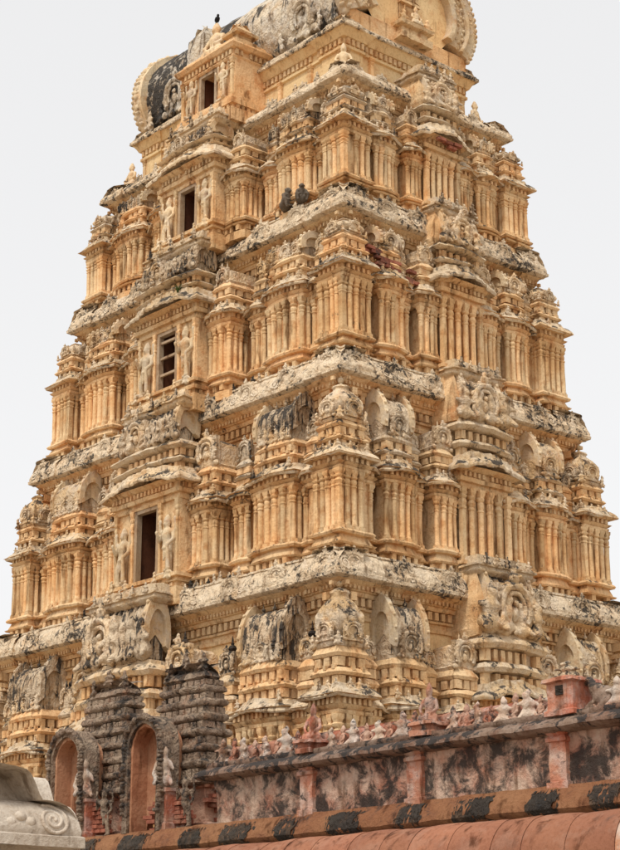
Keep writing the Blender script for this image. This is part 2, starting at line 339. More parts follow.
def finial_mesh():
    b = MB(); lathe(b, [(0, .16), (.06, .17), (.1, .09), (.16, .07), (.2, .15), (.32, .2), (.42, .16), (.48, .06), (.54, .09), (.58, .05), (.7, .05), (.82, .02), (.9, .004)], 10)
    return b.mesh('pot_finial', 0.01, 6, 40)
def volute_mesh():                        # S-curved leaf scroll standing on edge, outward to -y
    b = MB(); P = []
    for t in np.linspace(0, 1, 26):
        P.append((0, -.30 + .55 * t ** 1.6 - .10 * math.sin(t * 6.28), t * 1.0))
    for off in (-1, 1): pass
    G = np.array([[(x, p[1] + w, p[2] + w * .2) for x, w in ((-.09, -.10), (.09, -.10), (.12, 0), (.09, .12), (-.09, .12), (-.12, 0))] for p in P])
    b.grid(G, True, True, True)
    ellip(b, (0, P[-1][1] - .06, .98), (.12, .16, .12), 8); ellip(b, (0, -.1, .06), (.13, .2, .12), 8)
    return b.mesh('leaf_scroll', 0.012, 8, 40)
def lump_mesh(seed):                      # crouching carved figure / foliage boss, about 1 high
    rr = np.random.RandomState(seed); b = MB()
    ellip(b, (0, 0, .25), (.30, .2, .26)); ellip(b, (rr.uniform(-.05, .05), -.05, .58), (.23, .17, .22)); ellip(b, (rr.uniform(-.08, .08), -.1, .86), (.13, .13, .14))
    for s in (-1, 1):
        limb(b, (.2 * s, -.05, .62), (.34 * s, -.12, rr.uniform(.3, .8)), .08, .06); limb(b, (.18 * s, -.1, .25), (.3 * s, -.25, .08), .1, .07)
    lathe(b, [(.94, .11), (1.0, .09), (1.1, .03)], 6, (0, -.06))
    return fuse(b, 'carved_figure', .05)
LIB = dict(guardL=standing_figure(1), guardR=standing_figure(-1), seated=seated_figure(), kudu=[kudu_mesh(0), kudu_mesh(3, False)], finial=finial_mesh(), volute=volute_mesh(), lump=[lump_mesh(i) for i in range(4)])
_cols = {}
def column_mesh(h, r, sq=False, var=0):
    key = (round(h, 2), round(r, 3), sq, var)
    if key not in _cols:
        b = MB(); n = 4 if sq else 10; v1 = (1.0, .86, 1.12)[var]; v2 = (1.22, 1.4, 1.1)[var]
        lathe(b, [(0, r * 1.35), (.06 * h, r * 1.35)], 4, square=True)
        lathe(b, [(.06 * h, r * 1.15), (.08 * h, r * 1.25), (.10 * h, r * 1.02), (.3 * h, r * 1.0), (.5 * h, r * .985), (.62 * h * v1, r * .97), (.705 * h, r * .96), (.71 * h, r * 1.16), (.735 * h, r * 1.16), (.745 * h, r * .86), (.765 * h, r * 1.05), (.80 * h, r * v2), (.835 * h, r * 1.02), (.845 * h, r * .8), (.865 * h, r * 1.35), (.89 * h, r * 1.45), (.905 * h, r * 1.0)], n, square=sq)
        lathe(b, [(.90 * h, r * 1.05), (.93 * h, r * 1.25), (.95 * h, r * 1.5), (1.0 * h, r * 1.55)], 4, square=True)
        _cols[key] = b.mesh('column', 0.007, 9 + var, 40)
    return _cols[key]

# ------------------------------------------------------------------ the setting
g = MB(); g.grid(np.array([[(x, y, 0.0) for x in np.linspace(-1500, 1500, 25)] for y in np.linspace(-1500, 1500, 25)]))
ground = g.build('ground', M['ground'], None, 0, 7, 0); ground['kind'] = 'structure'

# ------------------------------------------------------------------ the temple tower
tower = thing('temple_tower', 'tall ochre stucco temple gateway tower with stepped carved tiers and barrel roof', 'temple tower')
# cornice edges: half length (x), half depth (y), height of the lower lip
EDGE = [(6.58, 4.76, 3.55), (5.86, 4.04, 8.55), (5.287, 3.47, 12.554), (4.80, 2.93, 16.184), (4.347, 2.463, 19.391), (3.80, 2.0, 20.90)]
# per tier: base, column foot, column head, eave lip (above the cornice below)
TIER = [dict(b0=.52, c0=1.0, c1=2.55, lip=2.85, rows=.68, dome=.98), dict(b0=.52, c0=.95, c1=2.04, lip=2.28, rows=.52, dome=.78),
        dict(b0=.52, c0=.93, c1=2.02, lip=2.28, rows=.50, dome=.42), dict(b0=.52, c0=.84, c1=1.74, lip=1.97, rows=.46, dome=.36)]
WALL_IN = 0.46
def stepped(a, b, st, fx, fy):           # rectangle whose corner blocks stand proud by st
    ax, ay = a * fx, b * fy
    return [(-a, -b), (-ax, -b), (-ax, -b + st), (ax, -b + st), (ax, -b), (a, -b), (a, -ay), (a - st, -ay), (a - st, ay), (a, ay), (a, b), (ax, b), (ax, b - st), (-ax, b - st), (-ax, b), (-a, b), (-a, ay), (-a + st, ay), (-a + st, -ay), (-a, -ay)]

def carve_of(P, z):                       # relief of the sloping cornice face
    Q = np.column_stack([P, np.full(len(P), z)])
    return 0.020 * vnoise(Q * 7.3) + 0.014 * vnoise(Q * 15.0 + 9)
def cornice(i, name='cornice'):
    a, b, z = EDGE[i]; s = 0.92 if i > 3 else 1.0
    plan = stepped(a, b, .05, .80, .72)
    prof = [(z - .03, -.10), (z, -.015), (z + .012, 0), (z + .07, .005), (z + .085, -.02), (z + .16, -.015), (z + .26, -.06), (z + .36, -.12), (z + .43, -.19), (z + .46, -.21), (z + .47, -.19), (z + .51, -.20), (z + .52, -.26), (z + .53, -.75)]
    if i == 4: prof = [(z - .03, -.10), (z, -.015), (z + .012, 0), (z + .06, .005), (z + .07, -.02), (z + .14, -.03), (z + .24, -.10), (z + .30, -.20), (z + .34, -.22), (z + .36, -.5)]
    m = MB(); loft(m, plan, prof, .055, .05, of=lambda P, zz: carve_of(P, zz) * (1.0 if zz > z + .08 else .35))
    c = m.build(name, M['kapota'], tower, 0.006, 5, 40)
    # under-cornice mouldings
    u = MB(); W = -WALL_IN
    loft(u, plan, [(z - .66, W - .03), (z - .64, W + .04), (z - .58, W + .05), (z - .565, W), (z - .48, W + .01), (z - .47, W + .06), (z - .43, W + .07), (z - .42, W + .0), (z - .27, W + .0), (z - .26, W + .12), (z - .21, W + .15), (z - .19, W + .15), (z - .18, W + .19), (z - .10, W + .23), (z - .07, W + .30), (z - .02, W + .36)], .16, .12)
    u.build('cornice_moulding', M['stucco'], c, 0.007, 6)
    d = MB(); sk = lambda p, q, nn: nn[0] < -.5 or nn[1] > .5
    dentils(d, plan, z - .415, z - .275, W + .0, W + .105, .17, .55, skip=sk)
    dentils(d, plan, z - .16, z - .09, W + .18, W + .25, .10, .5, skip=sk)
    o = d.build('dentil_course', M['stucco'], c, 0.006, 6); o['kind'] = 'stuff'
    return c

def build_core():
    for i in range(0, 4):
        a0, b0, z0 = EDGE[i]; a1, b1, z1 = EDGE[i + 1]
        m = MB(); loft(m, rect(-(a1 - WALL_IN), a1 - WALL_IN, -(b1 - WALL_IN), b1 - WALL_IN), [(z0 + .3, 0), (z1 + .05, -.06)], .4, .4)
        m.build('tier_wall', M['wall'], tower, 0.012, 1.7, 30)
    m = MB(); a, b, z = EDGE[0]
    loft(m, rect(-a + .25, a - .25, -b + .25, b - .25), [(0, .5), (.5, .5), (.55, .35), (1.0, .35), (1.05, .2), (1.2, .2), (1.25, .05), (3.3, 0), (3.55, .2), (3.7, .25), (3.9, .1), (3.95, -.3)], .6, .5)
    m.build('granite_base', M['granite'], tower, 0.01, 2)
build_core()
CORN = {i: cornice(i) for i in (1, 2, 3, 4)}

def plan_profiles(T, z0):
    c0, c1, lip, rows, b0 = T['c0'], T['c1'], T['lip'], T['rows'], T['b0']
    base = [(z0 + .34, .08), (z0 + b0, .08), (z0 + b0 + .02, -.07), (z0 + b0 + .13, -.07), (z0 + b0 + .14, .10), (z0 + b0 + .17, .12), (z0 + b0 + .19, .06), (z0 + b0 + .205, .06), (z0 + (b0 + c0) / 2 + .06, .03), (z0 + c0 - .10, .01), (z0 + c0 - .09, .09), (z0 + c0 - .05, .11), (z0 + c0 - .02, .09), (z0 + c0, .06)]
    body = base + [(z0 + c0 + .01, -.035), (z0 + c1 - .02, -.035)]
    e = lip - c1
    ent = [(z0 + c1 - .01, .01), (z0 + c1 + .05 * e, .05), (z0 + c1 + .25 * e, .06), (z0 + c1 + .28 * e, .02), (z0 + c1 + .36 * e, .05), (z0 + c1 + .55 * e, .10), (z0 + c1 + .58 * e, .045), (z0 + c1 + .95 * e, .045), (z0 + c1 + 1.0 * e, .12), (z0 + lip + .03, .20)]
    eave = [(z0 + lip + .035, .08), (z0 + lip + .01, .14), (z0 + lip - .01, .165), (z0 + lip + .02, .185), (z0 + lip + .045, .175), (z0 + lip + .09, .145), (z0 + lip + .13, .10), (z0 + lip + .16, .06), (z0 + lip + .17, .03), (z0 + lip + .25, .0)]
    u0 = lip + .18; k = rows + .04
    up = [(z0 + u0 - .04, .02), (z0 + u0 + .02, .02), (z0 + u0 + .03, -.12), (z0 + u0 + .25 * k, -.12), (z0 + u0 + .27 * k, .05), (z0 + u0 + .34 * k, .085), (z0 + u0 + .42 * k, .05), (z0 + u0 + .47 * k, .0), (z0 + u0 + .49 * k, -.13), (z0 + u0 + .70 * k, -.13), (z0 + u0 + .72 * k, .03), (z0 + u0 + .80 * k, .06), (z0 + u0 + .90 * k, .02), (z0 + u0 + k, -.03), (z0 + u0 + k + .01, -.2)]
    return body, ent, eave, up, u0, k

def aedicule(kk, x0, x1, tf_, tb, ti, kind, ncol, nside=0, colr=.055, both=False, lift=0.0, lipdrop=0.0, big=False):
    """projecting pavilion on face kk; kind = corner (free square dome), vault, arch"""
    T = dict(TIER[ti]); z0 = EDGE[ti][2]; tr = rot(kk); ztop = EDGE[ti + 1][2]
    T['lip'] -= lipdrop; T['c1'] -= lipdrop
    w = x1 - x0; d = tf_ - tb; y0, y1 = -tf_, -tb; cx = (x0 + x1) / 2
    bow = 0.0 if kind == 'corner' else min(.09, .10 * w)
    plan = rect(x0, x1, y0, y1) if bow == 0 else bowed(x0, x1, y0, y1, bow)
    body, ent, eave, up, u0, k = plan_profiles(T, z0)
    name = {'corner': 'corner_pavilion', 'vault': 'vaulted_pavilion', 'arch': 'slender_pavilion', 'cluster': 'column_cluster'}[kind]
    m = MB(); loft(m, plan, body, .16, .16, tr); loft(m, plan, ent, .10, .06, tr)
    root = m.build(name, M['stucco'], tower, 0.008, 6)
    # eave with a hand-made sagging lip
    ph = random.uniform(0, 6)
    sag = lambda P: .02 * np.sin(P[:, 0] * 5 + ph) + .02 * np.sin(P[:, 1] * 5.5 + ph) - (.05 * (np.abs((P[:, 0] - cx) / (w / 2)) ** 2) if kind != 'corner' else 0.0)
    e = MB(); loft(e, plan, eave, .07, .05, tr, zf=sag, of=lambda P, zz: (.014 * vnoise(np.column_stack([P, np.full(len(P), zz)]) * 9) + .016 * np.sin((P[:, 0] + P[:, 1]) * 2 * math.pi / .15)))
    e.build('eave', M['eave'], root, 0.006, 8, 45)
    # upper storey
    ins = -.05
    up2 = [(z, o + ins) for z, o in up]
    um = MB(); loft(um, plan, up2, .11, .07, tr); us = um.build('upper_storey', M['stucco'] if random.random() < .7 else M['roof'], root, 0.009, 7)
    dm = MB(); st = .205 if w > .5 else .175
    sk = lambda p, q, nn: nn[1] > .5 and kind != 'corner'
    pl = rect(x0, x1, y0 - bow * .7, y1)
    dentils(dm, pl, z0 + T['b0'] + .02, z0 + T['b0'] + .135, -.08, .085, .19, .5, tr, skip=sk)
    ee = T['lip'] - T['c1']
    dentils(dm, pl, z0 + T['c1'] + .58 * ee, z0 + T['c1'] + .93 * ee, .03, .10, .12, .5, tr, skip=sk)
    dentils(dm, pl, z0 + u0 + .03, z0 + u0 + .26 * k, ins - .13, ins + .03, st, .66, tr, skip=sk)
    dentils(dm, pl, z0 + u0 + .49 * k, z0 + u0 + .71 * k, ins - .14, ins + .02, st, .66, tr, skip=sk)
    if kind == 'corner' or w > .7:        # little bosses standing on the mouldings
        dentils(dm, pl, z0 + u0 + .40 * k, z0 + u0 + .50 * k, ins + .0, ins + .07, .21, .32, tr, skip=sk)
    o = dm.build('dentil_course', M['stucco'], root, 0.006, 9); o['kind'] = 'stuff'
    if w > .5:
        for q, fx in enumerate((-.46, -.16, .16, .46)):
            if random.random() < .25: continue
            part('carved_figure', random.choice(LIB['lump']), M['roof'] if random.random() < .7 else M['dark'], us, rp(kk, (cx + fx * w, y0 - bow * .6 - .02, z0 + u0 - .06)), kk * math.pi / 2 + random.uniform(-.4, .4), random.uniform(.15, .21))
            if kind == 'corner' and q: part('carved_figure', random.choice(LIB['lump']), M['roof'], us, rp(kk, (x1 + .02, (y0 + y1) / 2 + fx * d, z0 + u0 - .06)), math.pi / 2 + random.uniform(-.4, .4), random.uniform(.15, .21))
    # columns
    ch = T['c1'] - T['c0'] + .01
    def put(xl, yl, sq=False, r=colr):
        p = rp(kk, (xl, yl, z0 + T['c0']))
        if random.random() < .012: return
        o = part('column', column_mesh(ch, r, sq, int(random.random() * 3)), M['column'], root, p, kk * math.pi / 2 + random.uniform(-.08, .08), (random.uniform(.92, 1.1), random.uniform(.92, 1.1), 1))
        o.rotation_euler[0] = random.uniform(-.012, .012); o.rotation_euler[1] = random.uniform(-.012, .012)
    bw = lambda x: bow * (1 - ((x - cx) / (w / 2)) ** 2)
    for j in range(ncol):
        x = x0 + colr * .6 + (w - 1.2 * colr) * (j / (ncol - 1) if ncol > 1 else .5)
        put(x, y0 - bw(x) + colr * .3, sq=(kind == 'corner' and j in (0, ncol - 1)), r=colr * (1.12 if kind == 'corner' and j in (0, ncol - 1) else 1))
    for j in range(1, nside + 1):
        y = y0 + colr * .3 + (d if kind == 'corner' else min(d, .45)) * j / (nside + (0 if kind == 'corner' else .4))
        put(x1 - colr * .3, y); 
        if both: put(x0 + colr * .3, y)
    # roof
    zr = z0 + u0 + k - .02; H = min(T['dome'], ztop - .30 - zr) if kind == 'corner' else min(T['dome'] * 1.02, ztop - .22 - zr)
    mat = M['roof'] if kind == 'corner' or random.random() < (.6 if kk == 0 else .9) else M['dark']
    if kind == 'corner':
        cy = (y0 + y1) / 2; rr = w / 2 - .02; b = MB()
        N = 40
        prof = [(0, .92), (.06, 1.0), (.12, .96), (.16, .82), (.22, .80), (.34, .97), (.48, 1.03), (.62, .97), (.76, .80), (.88, .55), (.95, .40), (1.0, .38), (1.04, .46), (1.09, .40), (1.14, .15)]
        G = []
        for f, q in prof:
            ring = []
            for t in range(N):
                an = t * 2 * math.pi / N; sqn = 1 / max(abs(math.cos(an)), abs(math.sin(an))); blend = .62 if f > .2 else .95
                rad = rr * q * (1 + (sqn - 1) * blend) * (1 + (.05 * math.cos(an * 16) if .25 < f < .9 else 0))
                ring.append((cx + rad * math.cos(an), cy + rad * math.sin(an), zr + f * H / 1.05))
            G.append(ring)
        b.grid(np.array(G), True, True, True, tr)
        rf = b.build('dome', mat, root, 0.010, 8, 45)
        for q in range(4):
            an = q * math.pi / 2; px, py = cx + (rr + .01) * math.sin(an), cy - (rr + .01) * math.cos(an)
            s_ = min(w * .62, H * .8)
            part('horseshoe_medallion', LIB['kudu'][q % 2], mat, rf, rp(kk, (px, py, zr + .08 * H)), kk * math.pi / 2 + an, (s_, s_ * .8, s_ * .85))
        if H > .5: part('finial', LIB['finial'], M['statue'], rf, rp(kk, (cx, cy, zr + H * 1.05)), 0, .34)
        for q in range(4):                # corner bosses below the dome
            an = q * math.pi / 2 + math.pi / 4; px, py = cx + w * .66 * math.sin(an), cy - w * .66 * math.cos(an)
            part('carved_figure', LIB['lump'][q], mat, rf, rp(kk, (px, py, zr - .02)), kk * math.pi / 2 + an, .24 * min(1, H / .6))
    elif kind == 'vault':
        rf = vault_roof(kk, cx, w * .94, -(tf_ - min(d, .62) * .48), min(d, .62) * .52, zr, H, mat, root)
        nk = 3 if w > .9 else 1
        for q in range(nk):
            xx = cx + (q - (nk - 1) / 2) * w * .29; s_ = min(w * (.30 if nk > 1 else .6), H * .95) * (1.12 if q == nk // 2 else .92)
            part('horseshoe_medallion', LIB['kudu'][q % 2], mat, rf, rp(kk, (xx, y0 + .03 - bow * .3, zr - .02)), kk * math.pi / 2, (s_, s_, s_ * .95))
        if w > .6:
            for q in range(2 * nk):
                xx = cx + (q - (2 * nk - 1) / 2) * w * .86 / (2 * nk)
                part('carved_figure', random.choice(LIB['lump']), M['roof'], rf, rp(kk, (xx, y0 + .0, zr - .03)), kk * math.pi / 2 + random.uniform(-.3, .3), random.uniform(.20, .28) * min(1.2, H / .5))
    else:
        s_ = min(w * .92, H * .9); b = MB()
        loft(b, rect(cx - w * .38, cx + w * .38, y0 + .06, y1), [(zr - .03, 0), (zr + .05, .04), (zr + .08, .0), (zr + s_ * .75, -.02), (zr + s_ * .85, -.1)], .12, .1, tr)
        rf = b.build('roof', M['roof'], root, 0.01, 7)
        part('horseshoe_medallion', LIB['kudu'][int(random.random() * 2)], mat, rf, rp(kk, (cx, y0 + .05, zr + .0)), kk * math.pi / 2, (s_, s_ * .9, s_))
        part('finial', LIB['finial'], M['black'] if ti == 0 and kk == 0 else M['statue'], rf, rp(kk, (cx, y0 + .16, zr + s_ * .85)), 0, .42 if ti == 0 and kk == 0 else .24)
    return root

def vault_roof(kk, cx, w, cy, rad, zr, H, mat, parent, rib=.03, name='barrel_roof', flare=1.0):
    """barrel vault along the face with horseshoe gable rims at both ends"""
    tr = rot(kk); b = MB(); th = np.linspace(-.42, math.pi + .42, 22); nx = max(8, int(w / .05))
    zc = zr + H * .42; rz = H * .56
    def sec(s_, add=0.0, tip=0.0):
        return [(-(rad * s_ + add) * math.cos(t), zc + (rz * s_ + add) * math.sin(t) + tip * max(0, math.sin(t)) ** 8) for t in th]
    G = []
    for i in range(nx + 1):
        f = i / nx; x = cx - w / 2 + w * f
        s_ = 1 + rib * math.cos(f * w / .17 * 2 * math.pi) - .05 * math.sin(f * math.pi)
        G.append([(x, cy + y, z) for y, z in sec(s_)] )
    G = np.array(G)[:, ::-1]
    b.grid(G, False, False, False, tr)
    loft(b, rect(cx - w * .47, cx + w * .47, cy - rad * .8, cy + rad * .8), [(zr - .08, 0), (zc + rz * .3, -.01)], .3, .3, tr)
    rf = b.build(name, mat, parent, 0.012, 8, 50)
    for e_ in (-1, 1):
        g_ = MB(); x = cx + e_ * w / 2; t_ = .05 * flare
        o1 = sec(1.08, .015, .10 * H); i1 = sec(.72)
        ring = np.array([[(x + q * t_, cy + y, z) for (y, z), q in ((o1[j], -1), (o1[j], 1), (i1[j], 1.0), (i1[j], -1))] for j in range(len(th))])
        g_.grid(ring, True, True, True, tr)
        disc = np.array([[(x - e_ * .02, cy + y, z) for y, z in sec(.84)], [(x - e_ * .02, cy + y * .02, zc) for y, z in sec(.84)]])
        if e_ < 0: disc = disc[:, ::-1]
        g_.grid(disc, False, False, False, tr)
        for j in range(1, len(th) - 1, 2): 
            y, z = sec(1.10, .015, .10 * H)[j]; p = tr(np.array([[x, cy + y, z]]))[0]; ellip(g_, p, (.035 * flare,) * 3, 6)
        g_.build('gable', M['statue'] if random.random() < .7 else mat, rf, 0.008, 9, 45)
    n = max(2, int(w / .32))
    for q in range(n):
        x = cx + (q - (n - 1) / 2) * w * .8 / n
        part('finial', LIB['finial'], mat, rf, rp(kk, (x, cy, zc + rz * .95)), 0, .22 * flare)
    return rf

# ---- the projecting middle bay, with a window on the long face
WIN = {1: (3.95, .80, 9.40, 10.86, 1.10), 2: (3.56, .70, 13.46, 14.74, 1.02), 3: (3.12, .66, 17.05, 18.14, .96)}
def bay(kk, ti):
    tr = rot(kk); z0 = EDGE[ti][2]; z1 = EDGE[ti + 1][2]; T = TIER[ti]
    edge = EDGE[ti + 1][1] if kk == 0 else EDGE[ti + 1][0]
    longf = kk == 0
    if longf: tf_ = WIN[ti][0] if ti in WIN else edge + .55; hw = WIN[ti][4] if ti in WIN else 1.15
    else: tf_ = edge + .26; hw = .175 * EDGE[ti + 1][1] + .06
    tb = edge - WALL_IN - .05; y0, y1 = -tf_, -tb
    plan = rect(-hw, hw, y0, y1)
    zs = z0 + T['b0'] + .25 if ti not in WIN or not longf else WIN[ti][2] - .02
    ztopw = (z0 + T['lip'] - (.35 if longf else .08)) if ti not in WIN or not longf else WIN[ti][3] + .02
    lip = ztopw + .36 - z0 if longf else T['lip'] + .28
    m = MB()
    loft(m, plan, [(z0 + .2, .10), (z0 + .55, .10), (z0 + .56, .05), (z0 + .64, .05), (z0 + .65, .12), (zs - .16, .13), (zs - .14, .05), (zs - .08, .05), (zs - .07, .12), (zs, .12), (zs + .005, -.1)], .14, .1, tr)
    loft(m, plan, [(ztopw, 0), (ztopw + .05, .02), (ztopw + .06, -.02), (ztopw + .12, -.02), (ztopw + .13, .05), (z0 + lip - .15, .07), (z0 + lip - .14, .03), (z0 + lip - .04, .03), (z0 + lip - .03, .09), (z0 + lip + .04, .2)], .12, .08, tr)
    if longf:
        ww = WIN[ti][1] if ti in WIN else .7
        for s_ in (-1, 1): loft(m, rect(min(s_ * ww / 2, s_ * (hw - .02)), max(s_ * ww / 2, s_ * (hw - .02)), y0 + .05, y1), [(zs - .03, 0), (ztopw + .03, 0)], .2, .2, tr, cap0=True, cap1=True)
    else:
        loft(m, plan, [(zs - .03, -.1), (ztopw + .03, -.1)], .2, .2, tr)
    root = m.build('projecting_bay', M['stucco'], tower, 0.008, 6)
    dd = MB(); sk = lambda p, q, nn: nn[1] > .5
    dentils(dd, plan, z0 + lip - .135, z0 + lip - .045, .02, .09, .12, .5, tr, skip=sk)
    dentils(dd, plan, z0 + .565, z0 + .635, .04, .10, .15, .5, tr, skip=sk)
    if longf:
        ww = WIN[ti][1] if ti in WIN else .7; fr = MB(); t = .075
        xa, xb = -ww / 2, ww / 2
        fr.box(xa - .01, xa + t, y0 + .02, y0 + .14, zs, ztopw + .01, tr); fr.box(xb - t, xb + .01, y0 + .02, y0 + .14, zs, ztopw + .01, tr)
        fr.box(xa + t, xb - t, y0 + .02, y0 + .14, ztopw - t, ztopw + .005, tr); fr.box(xa + t, xb - t, y0 + .02, y0 + .16, zs, zs + .05, tr)
        fw = fr.build('window', M['frame'], root, 0.004, 8)
        ib = MB(); ib.box(xa + .002, xb - .002, y1 - .03, y1 + .05, zs, ztopw, tr); ib.build('dark_interior_panel', M['wood_interior'], fw)  # dark brown panel: interior shade of the opening put into its colour
        jb = MB()
        for xx in (xa - .003, xb - .037): jb.box(xx, xx + .04, y0 + .15, y1 + .02, zs, ztopw, tr)
        jb.box(xa + .04, xb - .04, y0 + .16, y1, ztopw - .03, ztopw + .003, tr); jb.build('jamb_lining', M['wood_interior'], fw)
        if ti in (2,):
            for f in (.3, .58, .84):
                q = MB(); q.box(xa + t, xb - t, y0 + .06, y0 + .11, zs + f * (ztopw - zs) - .025, zs + f * (ztopw - zs) + .025, tr); q.build('crossbar', M['frame'], fw, 0.003)
        for s_ in (-1, 1):                # flat pilasters beside window and outer edge
            for xx in (ww / 2 + .07, hw - .07):
                part('column', column_mesh(ztopw - zs + .02, .045, True), M['column'], root, rp(kk, (s_ * xx, y0 + .035, zs - .005)), 0)
            hh = min(1.18, (ztopw - zs) * .92); xm = s_ * (ww / 2 + hw) / 2
            part('guardian_statue', LIB['guardR' if s_ > 0 else 'guardL'], M['statue'], root, rp(kk, (xm, y0 + .02, zs + .03)), kk * math.pi / 2, (hh * .80, hh * .9, hh))
            part('carved_figure', LIB['lump'][1 if s_ > 0 else 2], M['statue'], root, rp(kk, (s_ * hw * .86, y0 - .10, zs - .12)), .3 * s_, .26)
            part('carved_figure', LIB['lump'][3], M['statue'], root, rp(kk, (s_ * hw * .45, y0 - .10, zs - .13)), -.3 * s_, .22)
    else:
        n = 6
        for j in range(n):
            x = -hw + .05 + (2 * hw - .1) * j / (n - 1)
            part('column', column_mesh(ztopw - zs + .03, .058, j in (0, 5), j % 3), M['column'], root, rp(kk, (x, y0 + .03, zs - .01)), kk * math.pi / 2)
        for j in range(1, 3): part('column', column_mesh(ztopw - zs + .03, .055), M['column'], root, rp(kk, (hw - .02, y0 + .03 + .24 * j, zs - .01)), kk * math.pi / 2)
    # arched eave
    ew = hw + .05
    arch = lambda P: .14 * (1 - np.clip(np.abs(P[:, 0]) / ew, 0, 1) ** 2) - .03 + .018 * np.sin(P[:, 0] * 11)
    pe = bowed(-ew, ew, y0 - .02, y1, .06, 15)
    L0 = z0 + lip
    e = MB(); loft(e, pe, [(L0 + .03, .05), (L0 + .01, .17), (L0 - .02, .20), (L0 + .02, .22), (L0 + .05, .21), (L0 + .11, .16), (L0 + .16, .09), (L0 + .18, .05), (L0 + .30, .02)], .07, .05, tr, zf=arch, of=lambda P, zz: .02 * vnoise(np.column_stack([P, np.full(len(P), zz)]) * 8) + .016 * np.sin((P[:, 0] + P[:, 1]) * 2 * math.pi / .17))
    e.build('eave', M['eave'], root, 0.008, 8, 45)
    # stacked mouldings above
    ztop = (WIN[ti + 1][2] - .55 if longf and ti + 1 in WIN else z1 + (.75 if longf else .55))
    if longf and ti == 3: ztop = z1 + .12
    u0 = L0 + .20; Hup = ztop - u0; k = Hup * .46
    pu = bowed(-hw * .98, hw * .98, y0 + .02, y1, .05, 11)
    up = [(u0 - .05, 0), (u0 + .05, 0), (u0 + .06, -.13), (u0 + .27 * k, -.13), (u0 + .29 * k, .05), (u0 + .37 * k, .10), (u0 + .45 * k, .05), (u0 + .5 * k, -.13), (u0 + .70 * k, -.13), (u0 + .72 * k, .06), (u0 + .8 * k, .12), (u0 + .88 * k, .08), (u0 + .93 * k, .0), (u0 + k, -.02), (u0 + k + .01, -.3)]
    um = MB(); loft(um, pu, up, .1, .06, tr, zf=lambda P: arch(P) * .35); um.build('upper_storey', M['eave'], root, 0.012, 7, 40)
    pq = rect(-hw * .98, hw * .98, y0 - .01, y1)
    dentils(dd, pq, u0 + .06, u0 + .28 * k, -.15, .0, .21, .55, tr, skip=sk); dentils(dd, pq, u0 + .5 * k, u0 + .71 * k, -.15, .0, .19, .55, tr, skip=sk)
    o = dd.build('dentil_course', M['stucco'], root, 0.006, 9); o['kind'] = 'stuff'
    zr = u0 + k; H = ztop - zr
    dep = min(.55, tf_ - tb); mat = M['dark'] if longf else M['roof']
    rf = vault_roof(kk, 0, hw * (1.62 if longf else 1.5), y0 + dep * .52, dep * .5, zr, H * 1.0, mat, root, .07, flare=1.3)
    s_ = H * .95
    part('horseshoe_medallion', LIB['kudu'][0], M['roof'], rf, rp(kk, (-hw * .35 if longf else 0, y0 + .02, zr)), kk * math.pi / 2, (s_ * .8, s_, s_ * .9))
    nn = 7 if longf else 4
    for q in range(nn):
        x = -hw * .8 + 1.6 * hw * q / (nn - 1)
        if longf and abs(x + hw * .35) < .16: continue
        part('carved_figure', LIB['lump'][q % 4], mat, rf, rp(kk, (x, y0 + .0, zr - .02)), kk * math.pi / 2 + random.uniform(-.4, .4), H * random.uniform(.55, .75))
    for s2 in ((-1, 1) if not longf else ()):   # plain sloping shoulders either side
        sb = MB(); xa, xb = s2 * hw * .84, s2 * (hw * 1.04)
        loft(sb, rect(min(xa, xb), max(xa, xb), y0 + .10, y1), [(zr - .05, .02), (zr + .08, .06), (zr + .14, .03), (zr + H * .5, .03), (zr + H * .8, -.04), (zr + H * .95, -.07)], .1, .08, tr, of=lambda P, zz: -.0 * P[:, 0])
        sb.build('shoulder', M['stucco'], rf, .016, 4, 45)
    # capping ledge under the next window
    lg = MB(); loft(lg, rect(-hw * .9, hw * .9, y0 + .16, y1), [(ztop - .10, 0), (ztop - .04, .09), (ztop - .01, .10), (ztop + .01, .05), (ztop + .07, .04), (ztop + .075, .09), (ztop + .11, .09), (ztop + .12, .0), (ztop + .3, -.05)], .08, .05, tr, of=lambda P, zz: .03 * vnoise(np.column_stack([P, np.full(len(P), zz)]) * 5))
    for q in range(5): part('carved_figure', LIB['lump'][q % 4], M['roof'] if q % 2 else M['dark'], root, rp(kk, (-hw * .75 + 1.5 * hw * q / 4, y0 + .08, ztop + .08)), kk * math.pi / 2 + random.uniform(-.5, .5), random.uniform(.18, .26))
    lg.build('ledge', M['eave'], root, 0.014, 6, 40)
    return root, hw

